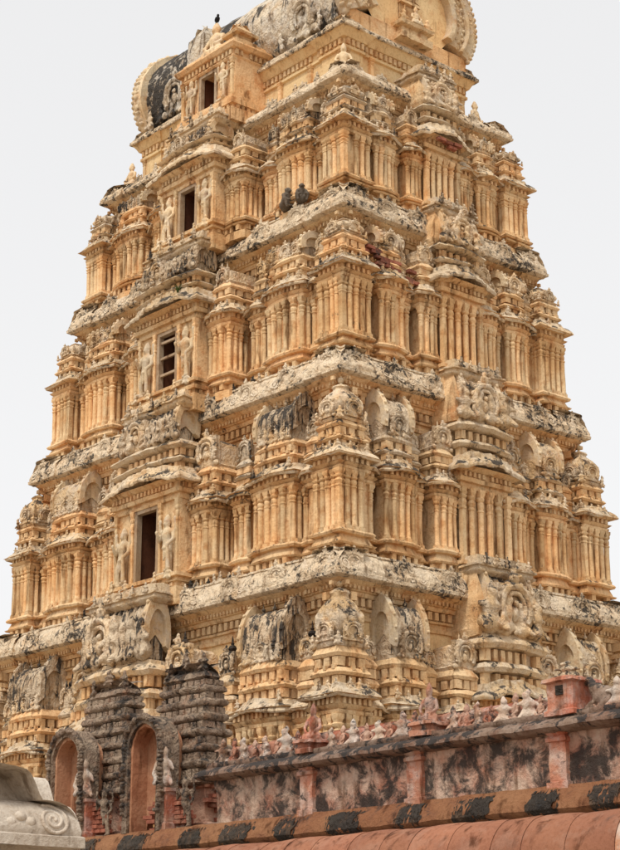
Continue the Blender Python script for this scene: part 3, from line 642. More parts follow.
def face(kk, ti):
    ea, eb = EDGE[ti + 1][0], EDGE[ti + 1][1]
    a = ea if kk == 0 else eb; edge = eb if kk == 0 else ea; tb = edge - WALL_IN - .06
    T = TIER[ti]
    if kk == 0: lay = [(.832, .075, -.10, 'arch', 2, 0, .056), (.665, .215, .08, 'vault', 6, 3, .056), (.452, .085, -.08, 'arch', 3, 0, .048), (.29, .135, .06, 'trio', 4, 3, .052)]
    else: lay = [(.80, .085, -.10, 'arch', 2, 0, .05), (.60, .205, .06, 'vault', 5, 3, .048), (.44, .075, -.08, 'arch', 2, 0, .05), (.295, .15, .05, 'trio', 4, 3, .046)]
    bf = (WIN[ti][0] if ti in WIN else edge + .55) if kk == 0 else edge + .26
    bh = (WIN[ti][4] if ti in WIN else 1.15) if kk == 0 else .175 * eb + .06
    for f, w, pr, kind, nc, ns, cr in lay:
        for sg in (1, -1):
            hw = w * a / 2; x = f * a * sg; front = edge + pr
            tri = kind == 'trio'; kd = 'arch' if tri else kind
            if tri: x = sg * (bh + hw + .03); front = bf - (.34 if kk == 0 else .14)
            aedicule(kk, x - hw, x + hw, front, tb, ti, kd, nc, ns, cr, lipdrop=.10 if kd == 'arch' else .04)
    bay(kk, ti)

for ti in range(4):
    ea, eb = EDGE[ti + 1][0], EDGE[ti + 1][1]; kw = .68 - .025 * ti
    for sx, sy in ((1, -1), (-1, -1), (1, 1)):
        x1 = sx * (ea + .14); x0 = x1 - sx * kw; y1 = sy * (eb + .14); y0 = y1 - sy * kw
        aedicule(0, min(x0, x1), max(x0, x1), -min(y0, y1), -max(y0, y1), ti, 'corner', 5, 4, .054)
    face(0, ti); face(1, ti)

# ---- cornice medallions: one above each pavilion
for i in (1, 2, 3, 4):
    a, b, z = EDGE[i]; s_ = .44 if i < 4 else .26
    for kk, h, e in ((0, a, b), (1, b, a)):
        n = 9 if kk == 0 else 7
        for q in range(n):
            x = -h + .45 + (2 * h - .9) * q / (n - 1)
            if abs(x) < 1.2 and kk == 0 or abs(x) < .7 and kk == 1: continue
            part('horseshoe_medallion', LIB['kudu'][q % 2], M['kapota'], CORN[i], rp(kk, (x, -e + .10, z + .06)), kk * math.pi / 2, (s_ * 1.2, s_ * .35, s_ * .92))

def rosette_mesh(seed):
    r_ = random.Random(seed); b = MB(); pts = []
    for k in range(30):
        t_ = k / 29 * 3.6 * math.pi * (1 if seed % 2 else -1) + seed; q = .05 + .40 * k / 29; pts.append((q * math.cos(t_), -.06, .5 + q * math.sin(t_)))
    for p, q in zip(pts[:-1], pts[1:]): limb(b, p, q, .065, .065, 5)
    for k in range(7): a_ = r_.uniform(0, 6.28); ellip(b, (.42 * math.cos(a_), -.05, .5 + .42 * math.sin(a_)), (r_.uniform(.05, .12), .08, r_.uniform(.05, .12)), 5)
    ellip(b, (0, -.07, .5), (.1, .1, .1), 6)
    return b.mesh('rosette', .012, 7, 60)
ROS = [rosette_mesh(k) for k in range(2)] + [LIB['lump'][0], LIB['lump'][2], LIB['lump'][3], LIB['seated']]
rz_ = random.Random(21)
for i in (1, 2, 3):
    a, b, z = EDGE[i]
    for kk, h, e in ((0, a, b), (1, b, a)):
        x = -h + .2
        while x < h - .2:
            if abs(x) > (1.15 if kk == 0 else .7) and rz_.random() < .72:
                me = ROS[int(rz_.random() * 6)]; s_ = rz_.uniform(.19, .31); lm = not me.name.startswith('rosette')
                o = part('rosette', me, M['relief'], CORN[i], rp(kk, (x, -e + (.05 if abs(x) < h * (.80 if kk == 0 else .72) else 0) + (.07 if lm else .0), z + .09)), kk * math.pi / 2, (s_ * (1.2 if lm else 1.05), s_ * rz_.uniform(.2, .4), s_ * rz_.uniform(.8, 1.15)))
                o.rotation_euler = Matrix.Rotation(kk * math.pi / 2, 4, 'Z').to_euler() if lm else (Matrix.Rotation(kk * math.pi / 2, 4, 'Z') @ Matrix.Rotation(-.30, 4, 'X')).to_euler()
            x += rz_.uniform(.27, .37)

# ---- neck and great barrel roof
def top():
    a, b, z = EDGE[4]; ae, be, ze = EDGE[5]
    pl = stepped(ae - .22, be - .22, .04, .8, .7)
    m = MB(); loft(m, pl, [(z + .2, .05), (z + .42, .05), (z + .46, .10), (z + .56, .10), (z + .60, 0), (z + 1.06, 0), (z + 1.08, .05), (z + 1.14, .05), (z + 1.16, .02), (z + 1.30, .02), (z + 1.32, .08), (z + 1.40, .12), (ze, .20)], .2, .1)
    nk = m.build('neck', M['wall'], tower, 0.006, 5)
    d = MB(); sk = lambda p, q, nn: nn[0] < -.5 or nn[1] > .5
    dentils(d, pl, z + 1.17, z + 1.295, .01, .075, .14, .55, skip=sk); o = d.build('dentil_course', M['stucco'], nk, 0.005); o['kind'] = 'stuff'
    for kk, h, e in ((0, ae, be), (1, be, ae)):
        n = 8 if kk == 0 else 6
        for q in range(n):
            x = -h + .3 + (2 * h - .6) * q / (n - 1)
            if abs(x) < (.9 if kk == 0 else .5): continue
            part('column', column_mesh(.52, .055, True), M['column'], nk, rp(kk, (x, -(e - .22) + .01, z + .57)), kk * math.pi / 2)
    ev = MB(); loft(ev, stepped(ae, be, .04, .8, .7), [(ze - .0, -.12), (ze - .02, 0), (ze + .0, .02), (ze + .06, .02), (ze + .07, -.02), (ze + .12, -.03), (ze + .18, -.10), (ze + .24, -.12), (ze + .25, -.3)], .06, .05, of=lambda P, zz: carve_of(P, zz) * .7)
    ev.build('cornice', M['kapota'], nk, 0.006, 6, 40)
    # bends of the neck over the middle of the short face
    # the vault
    zc, rv = 22.12, 1.86; L = 3.55
    th = np.linspace(-.62, math.pi + .62, 72); nx = 64; rfs = []
    for xa, xb, mt in ((-.3, L, M['vault']), (-L, -.3, M['vault_black'])):
        G = np.array([[(xa + (xb - xa) * i / nx, -rv * math.cos(t), zc + (1.50 if t > 0 and t < math.pi else 1.7) * math.sin(t)) for t in th] for i in range(nx + 1)]); V = G.reshape(-1, 3)
        nrm = V - np.column_stack([V[:, 0], np.zeros(len(V)), np.full(len(V), zc)]); nrm /= np.linalg.norm(nrm, axis=1, keepdims=True)
        V = V + nrm * (0.03 * vnoise(V * 3.1) + .02 * vnoise(V * 8.3))[:, None]
        b_ = MB(); b_.grid(V.reshape(G.shape)[:, ::-1]); rfs.append(b_.build('barrel_roof', mt, tower, 0, 7, 60))
    rf, rf2 = rfs
    fl = MB(); loft(fl, rect(-L, L, -1.7, 1.7), [(ze + .1, 0), (ze + .3, -.04)], .5, .2); fl.build('roof_base', M['stucco'], rf, .01)
    for e_ in (1, -1):
        x = e_ * L
        rings = MB()
        for (r0, r1, x0, x1) in ((1.20, 1.36, -.10, .30), (1.36, 1.66, -.10, .20), (1.66, 1.76, -.10, .28), (1.76, 2.02, -.12, .22)):
            g_ = np.array([[(x + e_ * xx, -rr * math.cos(t), zc + rr * .80 * math.sin(t)) for rr, xx in ((r0, x0), (r0, x1), ((r0 + r1) / 2, x1 + .03), (r1, x1), (r1, x0))] for t in np.linspace(-.52, math.pi + .52, 64)])
            if e_ < 0: g_ = g_[:, ::-1]
            rings.grid(g_, True, True, True)
        gb = rings.build('gable_arch', M['statue'], rf, .012, 9, 40)
        dm = np.array([[(x + e_ * .10, -rr * math.cos(t), max(ze + .02, zc + rr * .80 * math.sin(t))) for t in np.linspace(0, 2 * math.pi, 48)] for rr in (1.34, .8, .4, .01)])
        if e_ > 0: dm = dm[:, ::-1]
        dk = MB(); dk.grid(dm, False); dk.build('tympanum', M['wall'], gb, 0.006, 4)
        fr = MB()                          # lobed leaf fringe and carved bosses on the arch
        for j, t in enumerate(np.linspace(-.5, math.pi + .5, 52)):
            ellip(fr, (x + e_ * .06, -1.98 * math.cos(t), zc + 1.60 * math.sin(t)), (.11, .085 + .025 * math.sin(j * 2.3), .085 + .025 * math.cos(j * 3.1)), 7)
            ellip(fr, (x + e_ * .20, -2.0 * math.cos(t + .03), zc + 1.60 * math.sin(t + .03)), (.07, .06, .06), 6)
        rr_ = random.Random(3)
        for j in range(330):
            t = rr_.uniform(-.5, math.pi + .5); r_ = rr_.uniform(1.40, 1.98); s3 = rr_.uniform(.03, .06)
            ellip(fr, (x + e_ * .21, -r_ * math.cos(t), zc + .80 * r_ * math.sin(t)), (.05, s3, s3), 5)
        f_ = fr.build('leaf_fringe', M['statue'], gb, .01, 12, 50); f_['kind'] = 'stuff'
    gf = MB(); loft(gf, rect(L - .3, L + .15, -1.72, 1.72), [(ze + .05, 0), (ze + .5, -.0), (ze + .56, -.06)], .2, .2); gf.build('gable_plinth', M['stucco'], rf, .01, 5)
    # pavilion in the great gable
    pv = MB(); kx = L + .25
    loft(pv, rect(kx - .3, kx + .05, -.36, .36), [(ze + .2, .1), (ze + .35, .1), (ze + .37, .02), (ze + .5, .02), (ze + .52, .12), (ze + .6, .14), (ze + .66, -.02), (ze + .8, -.1), (ze + .82, -.18), (ze + 1.15, -.2), (ze + 1.18, -.08), (ze + 1.26, -.1), (ze + 1.3, -.22), (ze + 1.7, -.3)], .1, .07)
    po = pv.build('gable_shrine', M['stucco'], rf, .014, 7)
    part('seated_figure', LIB['seated'], M['statue'], po, (kx + .10, 0, ze + .62), math.pi / 2, .5)
    for s_ in (-1, 1): part('carved_figure', LIB['lump'][s_ + 1], M['stucco'], po, (kx + .08, .36 * s_, ze + .5), math.pi / 2, .36)
    # ridge finials
    for q in range(7):
        part('finial', LIB['finial'], M['dark'], rf, (-3 + q, 0, zc + 1.46), 0, .9)
    # figures on the flanks of the roof
    for q in range(16):
        x = -3.3 + 6.6 * q / 15
        if abs(x) < 1.15: continue
        part('carved_figure', LIB['lump'][q % 4], M['vault'] if x > 0 else (M['relief'] if q % 3 == 0 else M['vault_black']), rf if x > 0 else rf2, (x, -1.80, ze + .28), random.uniform(-.3, .3), (.36, .36, .46))
    for x in (-2.3, 2.3):
        part('horseshoe_medallion', LIB['kudu'][0], M['vault'], rf, (x, -1.78, ze + .35), 0, (.85, .8, .95))
    # middle dormer with the topmost window
    tf_, hw = 2.64, .94; y0, y1 = -tf_, -1.2; zs, zt = 20.14, 21.06; m = MB(); ww = .62
    loft(m, rect(-hw, hw, y0, y1), [(z + .1, .12), (z + .40, .12), (z + .42, .04), (z + .5, .04), (z + .52, .10), (zs - .1, .10), (zs - .08, .06), (zs, .06), (zs + .005, -.1)], .14, .1)
    loft(m, rect(-hw, hw, y0, y1), [(zt, 0), (zt + .04, .03), (zt + .06, .03), (zt + .07, -.01), (zt + .2, -.01), (zt + .22, .08), (zt + .30, .13), (zt + .34, .12), (zt + .38, .02), (zt + .5, -.02)], .12, .08)
    for s_ in (-1, 1): loft(m, rect(min(s_ * ww / 2, s_ * hw), max(s_ * ww / 2, s_ * hw), y0 + .05, y1), [(zs - .03, 0), (zt + .03, 0)], .2, .2)
    r_ = m.build('dormer', M['stucco'], tower, .008, 6)
    dd = MB(); dentils(dd, rect(-hw, hw, y0, y1), zt + .075, zt + .195, -.02, .05, .13, .5); dentils(dd, rect(-hw, hw, y0, y1), z + .425, z + .5, .03, .09, .14, .5); o = dd.build('dentil_course', M['stucco'], r_, .005); o['kind'] = 'stuff'
    fr = MB(); fr.box(-ww / 2 - .01, -ww / 2 + .07, y0 + .02, y0 + .12, zs, zt + .01); fr.box(ww / 2 - .07, ww / 2 + .01, y0 + .02, y0 + .12, zs, zt + .01); fr.box(-ww / 2 + .07, ww / 2 - .07, y0 + .02, y0 + .12, zt - .07, zt + .005)
    fw = fr.build('window', M['frame'], r_, .004)
    ib = MB(); ib.box(-ww / 2, ww / 2, y1 - .2, y1 - .1, zs, zt); ib.box(-ww / 2 - .003, -ww / 2 + .03, y0 + .13, y1 - .2, zs, zt); ib.build('dark_interior_panel', M['wood_interior'], fw)  # brown reveal, plus a dark-coloured back panel for the room's shade
    for s_ in (-1, 1):
        part('guardian_statue', LIB['guardR' if s_ > 0 else 'guardL'], M['statue'], r_, (s_ * .58, y0 + .02, zs + .02), 0, (.7, .8, .92))
        part('column', column_mesh(zt - zs + .02, .05, True), M['column'], r_, (s_ * (hw - .06), y0 + .03, zs - .005), 0)
    # crowning figures: lion face, broken slabs, small pavilion
    part('seated_figure', LIB['seated'], M['statue'], r_, (.05, y0 + .22, zt + .42), 0, (1.15, 1.1, .98))
    c_ = MB(); loft(c_, rect(-.95, -.35, y0 + .15, y0 + .8), [(zt + .35, 0), (zt + .55, .03), (zt + 1.2, -.03), (zt + 1.5, -.2)], .12, .1); c_.build('broken_slab', M['vault'], r_, .03, 4)
    c_ = MB(); loft(c_, rect(.52, .94, y0 + .08, y0 + .6), [(zt + .38, .02), (zt + .5, .02), (zt + .52, -.04), (zt + .62, -.04), (zt + .64, .05), (zt + .70, .06), (zt + .76, -.02), (zt + .95, -.18)], .1, .07); c_.build('corner_turret', M['stucco'], r_, .01, 6)
    # crouching figures on the corners of the neck ledge
    for p, ang in (((ae - .02, -be + .02), math.pi / 4), ((-ae + .1, -be), 0), ((ae - .05, be - .1), math.pi / 2 + .3)):
        part('seated_figure', LIB['seated'], M['statue'], nk, (p[0], p[1], z + .38), ang, (.62, .75, .72))
    for x in (-2.6, -1.7, 1.5, 2.4, 3.1): part('carved_figure', LIB['lump'][int(x * 3) % 4], M['kapota'], nk, (x, -be - .1, z + .36), 0, .22)
top()

# ---- reliefs on plain wall between the pavilions, rubble and broken brick
rr = random.Random(11)
def brick_patch(kk, x, y, z, n, w, h):
    b = MB(); tr = rot(kk); b.box(-.105, .105, -.05, .05, -.03, .03); me = b.mesh('brick', .008, 14, 30); me.materials.append(M['brick'])
    for r_ in range(int(h / .075)):
        for c_ in range(int(w / .23)):
            if rr.random() < .3: continue
            p = rp(kk, (x + c_ * .23 + (r_ % 2) * .11, y + rr.uniform(-.05, .03), z + r_ * .075))
            part('brick', me, M['brick'], tower, p, kk * math.pi / 2 + rr.uniform(-.12, .12))
brick_patch(1, -2.42, -(EDGE[3][0] + .06), EDGE[2][2] + 2.46, 0, 1.1, .5)
brick_patch(1, -1.30, -(EDGE[3][0] + .02), EDGE[2][2] + 2.40, 0, .7, .36)
brick_patch(1, -.35, -(EDGE[4][0] + .45), EDGE[3][2] + 2.12, 0, .7, .2)

# ------------------------------------------------------------------ the hall in front: parapet, cornice and rolled eave
hall = thing('temple_hall', 'low hall roof edge with stained pink parapet, figure row and orange rolled eave', 'hall')
X0, X1, YP = 7.55, 19.0, -8.0
PIL = [9.70, 11.80, 14.22, 16.8]
edges = [X0] + PIL + [X1]
for i in range(len(edges) - 1):
    b = MB(); loft(b, rect(edges[i] + .10, edges[i + 1] - .10, YP, YP + .5), [(3.90, .02), (4.0, .0), (4.45, 0), (4.62, .02)], .06, .05, of=lambda P, z: .014 * vnoise(np.column_stack([P, np.full(len(P), z)]) * 6))
    b.build('parapet_panel', M['parapet_v' if i % 2 == 0 else 'parapet'], hall, .006, 9, 50)
for x in PIL:
    b = MB(); loft(b, rect(x - .13, x + .13, YP - .06, YP + .4), [(3.93, .03), (4.02, .03), (4.03, 0), (4.48, 0), (4.49, .03), (4.53, .03), (4.56, 0), (4.60, .04), (4.64, .05)], .07, .06)
    b.build('pilaster', M['red'], hall, .008, 8, 40)
b = MB(); loft(b, rect(X0 - .02, X1, YP - .05, YP + .5), [(4.58, -.02), (4.60, .10), (4.64, .16), (4.69, .15), (4.75, .06), (4.76, .02), (4.80, .03), (4.83, .02), (4.84, -.05)], .06, .04, of=lambda P, z: .012 * vnoise(np.column_stack([P, np.full(len(P), z)]) * 7))
b.build('parapet_ledge', M['ledge'], hall, .008, 6, 45)
b = MB(); loft(b, rect(2.6, X1, YP - .05, YP + 1.3), [(3.40, -.25), (3.45, .06), (3.55, .06), (3.57, .02), (3.62, .03), (3.66, .15), (3.70, .19), (3.78, .17), (3.88, .10), (3.94, .04), (3.98, .02), (3.99, -.2)], .07, .05, of=lambda P, z: .014 * vnoise(np.column_stack([P, np.full(len(P), z)]) * 6))
bc = b.build('base_cornice', M['basecorn'], hall, .008, 5, 45)
def stain(xc, seed):
    r_ = np.random.RandomState(seed); pr = densp([(3.58, .02), (3.62, .03), (3.66, .15), (3.70, .19), (3.78, .17), (3.88, .10), (3.94, .04)], .014); b = MB(); w = r_.uniform(.20, .34); nx = 90
    X = np.linspace(-w * 1.3, w * 1.3, nx); G = np.array([[(xc + x, YP - .05 - o, z) for x in X] for z, o in pr]); V = G.reshape(-1, 3)
    n1 = vnoise(V * 9 + seed) ; n2 = vnoise(V * np.array([55, 30, 12]) + seed * 3)
    fz = (V[:, 2] - 3.58) / .36
    d = np.maximum(np.abs(V[:, 0] - xc) / w, np.abs(fz - .48) * 1.9) + .22 * n1 + .34 * n2
    V = V + np.stack([0 * n1, -.012 - .018 * np.clip(n2 + .4 * n1, -.5, 1), 0 * n1], 1)
    K = len(pr); Q = []
    for k in range(K - 1):
        for q in range(nx - 1):
            f = (k * nx + q, k * nx + q + 1, (k + 1) * nx + q + 1, (k + 1) * nx + q)
            if np.mean([d[t] for t in f]) < .95: Q.append(f)
    b.add(V, Q); return b
for i, x in enumerate([4.6, 5.92, 7.3, 8.36, 9.43, 10.6, 11.84, 12.94, 14.07, 15.03, 16.1, 17.2]):
    o = stain(x, i + 3).build('black_crust', M['black'], bc, 0, 7, 60)
# row of little figures on the parapet
b = MB(); loft(b, rect(X0 + .05, X1, YP + .20, YP + .42), [(4.78, 0), (5.02, 0), (5.06, -.03), (5.08, -.06)], .07, .06, of=lambda P, z: .03 * vnoise(np.column_stack([P, np.full(len(P), z)]) * 5)); b.build('backing_wall', M['red'], hall, .012, 6, 45)
r2 = random.Random(5); x = X0 + .12; i = 0
while x < X1 - .2:
    if not any(abs(x - p) < .16 for p in (9.70, 11.97, 14.33, 16.8)) and not 14.45 < x < 14.62:
        mt = [M['pale'], M['pink'], M['parapet'], M['pale'], M['ledge'], M['pink'], M['red']][(i * 5 + i // 4) % 7]
        lib = LIB['seated'] if i % 2 else LIB['lump'][i % 4]; sc = r2.uniform(.36, .47) * (1.0 if i % 2 else .9)
        part('parapet_figure', lib, mt, hall, (x, YP + .12, 4.80), r2.uniform(-.6, .6), (sc * r2.uniform(.85, 1.05), sc * .9, sc * r2.uniform(.78, .95)))
    x += r2.uniform(.20, .26); i += 1
for x, w in ((9.70, .13), (11.97, .14), (14.33, .20), (16.8, .15)):
    big = x > 14 and x < 15; h = .36 if big else .10
    b = MB(); loft(b, rect(x - w, x + w, YP - .10, YP + .32), [(4.78, .03), (4.84, .03), (4.86, 0), (4.80 + h, 0), (4.82 + h, .05), (4.86 + h, .04), (4.88 + h, -.04)], .08, .07)
    po = b.build('pedestal', M['red'], hall, .012, 7, 40)
    part('pedestal_figure', LIB['seated'] if not big else LIB['lump'][2], M['red'] if not big else M['dark'], po, (x, YP + .08, 4.86 + h), .3, (.45, .5, .58 if not big else .2))
    if big:
        q = MB(); q.box(x - .06, x + .05, YP - .112, YP - .05, 5.02, 5.13); q.build('hole_shade_block', M['black'], po)  # solid black block, coloured to stand in for shade inside a hole
def bull():
    b = MB(); ellip(b, (0, 0, .30), (.42, .2, .24)); ellip(b, (.22, 0, .46), (.2, .15, .16)); limb(b, (.32, 0, .42), (.48, -.02, .66), .15, .11); ellip(b, (.56, -.03, .68), (.14, .1, .11)); ellip(b, (.68, -.03, .63), (.08, .075, .07))
    for s_ in (-1, 1):
        limb(b, (.5, .07 * s_, .76), (.5, .13 * s_, .9), .03, .015); ellip(b, (.47, .14 * s_, .7), (.03, .07, .03)); limb(b, (.3, .16 * s_, .14), (.52, .14 * s_, .06), .08, .06); limb(b, (-.3, .17 * s_, .16), (-.02, .2 * s_, .06), .1, .06)
    limb(b, (-.4, 0, .35), (-.46, .05, .08), .035, .03); b.box(-.48, .58, -.24, .24, -.03, .05)
    return fuse(b, 'bull_statue', .035)
BULL = bull()
part('bull_statue', BULL, M['ledge'], hall, (14.80, YP + .14, 4.82), math.pi, (.42, .5, .52))
# rolled eave: segments with open joints
xs = [8.2 + .58 * k + .07 * math.sin(k * 1.9) for k in range(22)]; yc, zc, rd = -9.28, 2.98, .52
th = np.linspace(-1.9, 2.2, 30)
for k in range(len(xs) - 1):
    xa, xb = xs[k] + .003, xs[k + 1] - .003
    G = []
    for u in np.linspace(0, 1, 8):
        bulge = .007 * (1 - (2 * u - 1) ** 6) - .004 + .003 * (2 * u - 1) + .008 * math.sin(k * 2.7 + u * 3)
        G.append([(xa + (xb - xa) * u + .13 * math.cos(t) * .5, yc - (rd + bulge) * math.cos(t), zc + (rd + bulge) * math.sin(t)) for t in th])
    G = np.array(G)[:, ::-1]; b = MB(); b.grid(G); 
    for e_, fl in ((0, False), (-1, True)):
        ring = G[e_]; c_ = np.array([ring[:, 0].mean(), yc, zc]); n_ = len(ring); a_ = np.arange(n_ - 1)
        T_ = np.stack([a_, a_ + 1, np.full(n_ - 1, n_)], 1); b.add(np.vstack([ring, c_]), None, T_ if fl else T_[:, ::-1])
    b.build('eave_segment', M['peeled'] if k == 14 else M['orange'], hall, .006, 3, 50)
b = MB(); loft(b, rect(8.0, X1 + 2, -9.2, -6.6), [(0, .1), (.4, .1), (.42, 0), (2.9, 0), (3.2, 0), (3.42, -.1)], .8, .6); b.build('hall_wall', M['granite'], hall, .02, 2)
b = MB(); loft(b, rect(2.8, 7.98, -7.9, -6.5), [(0, .1), (.4, .1), (.42, 0), (2.9, 0), (3.42, -.1)], .8, .6); b.build('hall_wall', M['granite'], hall, .02, 2)

# ------------------------------------------------------------------ two blackened shrines with arched niches
brick_b = MB(); brick_b.box(-.11, .11, -.06, .06, -.028, .028); BRICK = brick_b.mesh('brick', .007, 15, 30); BRICK.materials.append(M['brick'])
def shrine(x0, x1, label, seed):
    t = thing('niche_shrine', label, 'shrine', ((x0 + x1) / 2, -7.45, 3.99), 'blackened niche shrines')
    inv = Matrix.Translation((-(x0 + x1) / 2, 7.45, -3.99)); r_ = random.Random(seed)
    def fin(o): o.matrix_parent_inverse = inv; return o
    yf, yb = -7.52, -7.12; m = MB(); zb = 3.97
    loft(m, rect(x0 + .12, x1 - .10, yf, yb), [(zb, .04), (zb + .12, .04), (zb + .14, -.05), (zb + .62, -.05), (zb + .64, .02), (zb + .70, .05)], .08, .07, of=lambda P, z: .02 * vnoise(np.column_stack([P, np.full(len(P), z)]) * 5))
    fin(m.build('shrine_body', M['pink'], t, .012, 7, 45))
    pr = []; z = zb + .66; o = .10
    for lev in range(7):
        h = .255 - .008 * lev; off = .09 - .022 * lev - (.05 if lev > 6 else 0)
        pr += [(z, off - .04), (z + .02, off + .02), (z + .05, off + .05), (z + .10, off + .05), (z + .13, off + .02), (z + .14, off - .02), (z + h - .02, off - .04)]; z += h
    pr += [(z, -.12), (z + .05, -.05), (z + .12, -.08), (z + .2, -.2), (z + .27, -.36)]
    m = MB(); loft(m, rect(x0 + .16, x1 - .14, yf, yb), pr, .06, .05, of=lambda P, z: .016 * vnoise(np.column_stack([P, np.full(len(P), z)]) * 6.5) + .012 * vnoise(np.column_stack([P, np.full(len(P), z)]) * 13))
    tw = fin(m.build('stepped_spire', M['shrine'], t, .016, 8, 50))
    d = MB(); z = zb + .66
    for lev in range(7):
        h = .255 - .008 * lev; off = .09 - .022 * lev
        dentils(d, rect(x0 + .16, x1 - .14, yf, yb), z + .13, z + h + .0, off - .1, off + .005, .16, .8); z += h
    o_ = d.build('dentil_course', M['shrine'], t, .014, 9); o_['kind'] = 'stuff'; fin(o_)
    for q in range(5):
        o_ = part('carved_figure', LIB['lump'][q % 4], M['shrine'], t, (x0 + .3 + (x1 - x0 - .6) * q / 4, yf + .1 + .1 * (q % 2), zb + 2.36 + .06 * (q % 3)), r_.uniform(-.5, .5), .26); fin(o_)
    # niche: plaster lining, thick leaf-edged arch
    xc, rw = x0 + .50, .33; zsp = 5.20
    def archpts(r, zlow, n=18): 
        a = [(-r * math.cos(q), zsp + r * 1.05 * math.sin(q)) for q in np.linspace(-.15, math.pi + .15, n)]
        return [(-r * .99, zlow)] + a + [(r * .99, zlow)]
    for (ra, rb, ya, yb_, mt, nm) in ((rw, rw + .05, -8.02, -7.6, M['niche'], 'niche_lining'), (rw + .045, rw + .16, -8.08, -7.74, M['shrine'], 'arch_surround')):
        A, B = archpts(ra, zb), archpts(rb, zb)
        G = np.array([[(xc + a[0], ya, a[1]), (xc + b_[0], ya, b_[1]), (xc + b_[0], yb_, b_[1]), (xc + a[0], yb_, a[1])] for a, b_ in zip(A, B)])
        m = MB(); m.grid(G, True, True, True)
        if nm == 'arch_surround':
            for (px, pz) in dens(np.array(archpts(rw + .14, zb + .3, 30)), .07)[:-12]: ellip(m, (xc + px, -8.08 + r_.uniform(-.02, .02), pz), (r_.uniform(.03, .06), .06, r_.uniform(.03, .06)), 6)
        fin(m.build(nm, mt, t, .012, 9, 45))
    bk = MB(); A = archpts(rw + .02, zb); c_ = (xc, -7.735, 4.8)
    V = [(xc + a, -7.735, z_) for a, z_ in A] + [c_]; n_ = len(A); a_ = np.arange(n_ - 1)
    bk.add(V, None, np.stack([a_, a_ + 1, np.full(n_ - 1, n_)], 1)[:, ::-1]); fin(bk.build('niche_back', M['niche'], t, .0))
    # bare brick at the foot: side wall and jamb
    for row in range(7):
        for c_ in range(2):
            if r_.random() < .15: continue
            o_ = part('brick', BRICK, M['brick'], t, (x1 - .11 + r_.uniform(-.03, .03), yf + .10 + .235 * c_ + (row % 2) * .11, zb + .17 + row * .068), math.pi / 2 + r_.uniform(-.06, .06)); fin(o_)
        for c_ in range(3):
            if r_.random() < .2: continue
            o_ = part('brick', BRICK, M['brick'], t, (x0 + .98 + .22 * c_ * .6 + (row % 2) * .07, -7.80 + r_.uniform(-.03, .03), zb + .12 + row * .068), r_.uniform(-.06, .06)); fin(o_)
        o_ = part('brick', BRICK, M['brick'], t, (xc + r_.uniform(-.2, .2), -7.77, zb + .04 + row * .066), r_.uniform(-.08, .08)); fin(o_)
    o_ = part('niche_figure', LIB['lump'][1], M['pale'], t, (x0 + .92, -7.98, zb + .62), .9, (.45, .5, .62)); fin(o_)
    o_ = part('standing_statue', LIB['guardR'], M['shrine'], t, (x1 - .12, -7.86, zb + .02), .6, (.5, .6, .74)); fin(o_)
    b_ = MB(); loft(b_, rect(x0 + .88, x0 + 1.04, -8.0, -7.7), [(zb, .03), (zb + .1, .03), (zb + .12, 0), (zb + .55, 0), (zb + .57, .03), (zb + .62, .03)], .08, .08); fin(b_.build('pilaster', M['red'], t, .01, 7))
    return t
shrine(3.28, 4.75, 'blackened shrine with arched niche and bare bricks, farther from the parapet figures', 1)
shrine(5.40, 6.85, 'blackened stepped shrine with orange arched niche joined to the pink parapet end', 2)

# ------------------------------------------------------------------ pale stone roof corner, lower left
kiosk = thing('stone_pavilion', 'pale cream stone pavilion roof corner with carved scroll at lower left', 'pavilion', (9.5, -18.0, 0))
kinv = Matrix.Translation((-9.5, 18.0, 0))
def kf(o): o.matrix_parent_inverse = kinv; return o
kx1, ky1, kz = 13.42, -14.08, 3.02
b = MB(); kp = rect(kx1 - 7.8, kx1, ky1 - 7.8, ky1)
loft(b, kp, [(kz + .05, -.5), (kz + .02, -.06), (kz, 0), (kz + .10, .0), (kz + .11, -.015)], .25, .1); kf(b.build('eave_slab', M['stone'], kiosk, .006, 3, 40))
b = MB(); loft(b, kp, [(kz + .10, -.03), (kz + .16, -.02), (kz + .26, -.05), (kz + .34, -.11), (kz + .40, -.19), (kz + .43, -.28), (kz + .44, -.38), (kz + .44, -.46), (kz + .50, -.50), (kz + .60, -.555), (kz + .68, -.60), (kz + .72, -.66), (kz + .74, -.8), (kz + .80, -1.4), (kz + .85, -3.6)], .06, .05, of=lambda P, z: .008 * vnoise(np.column_stack([P, np.full(len(P), z)]) * 5)); kf(b.build('curved_roof', M['stone'], kiosk, .006, 4, 50))
b = MB(); pp = []                        # carved spiral on the roof roll
for k in range(60):
    t_ = k / 59 * 4.6 * math.pi; r_ = .02 + .16 * k / 59
    yy = ky1 - .34 + r_ * math.cos(t_); zz = kz + .25 + r_ * math.sin(t_) * .85
    dd_ = np.interp(zz - kz, [.1, .16, .26, .34, .40, .43], [.03, .02, .05, .11, .19, .28]); pp.append((kx1 - dd_ + .004, yy, zz))
for p, q in zip(pp[:-1], pp[1:]): limb(b, p, q, .02, .02, 6)
for k in range(9): ellip(b, (kx1 - .05, ky1 - .60 - .11 * k, kz + .22 + .05 * math.sin(k * 1.7)), (.03, .07, .05), 7)
kf(b.build('carved_scroll', M['stone'], kiosk, .003, 9, 60))
b = MB()
for px in (kx1 - .9, kx1 - 6.9):
    for py in (ky1 - .9, ky1 - 6.9):
        q = MB(); lathe(q, [(0, .32), (.3, .32), (.32, .24), (1.0, .24), (1.02, .2), (1.9, .2), (1.92, .26), (2.3, .26), (2.32, .3), (2.7, .42), (3.06, .5)], 4, (px, py), square=True); kf(q.build('pillar', M['granite'], kiosk, .006, 3))

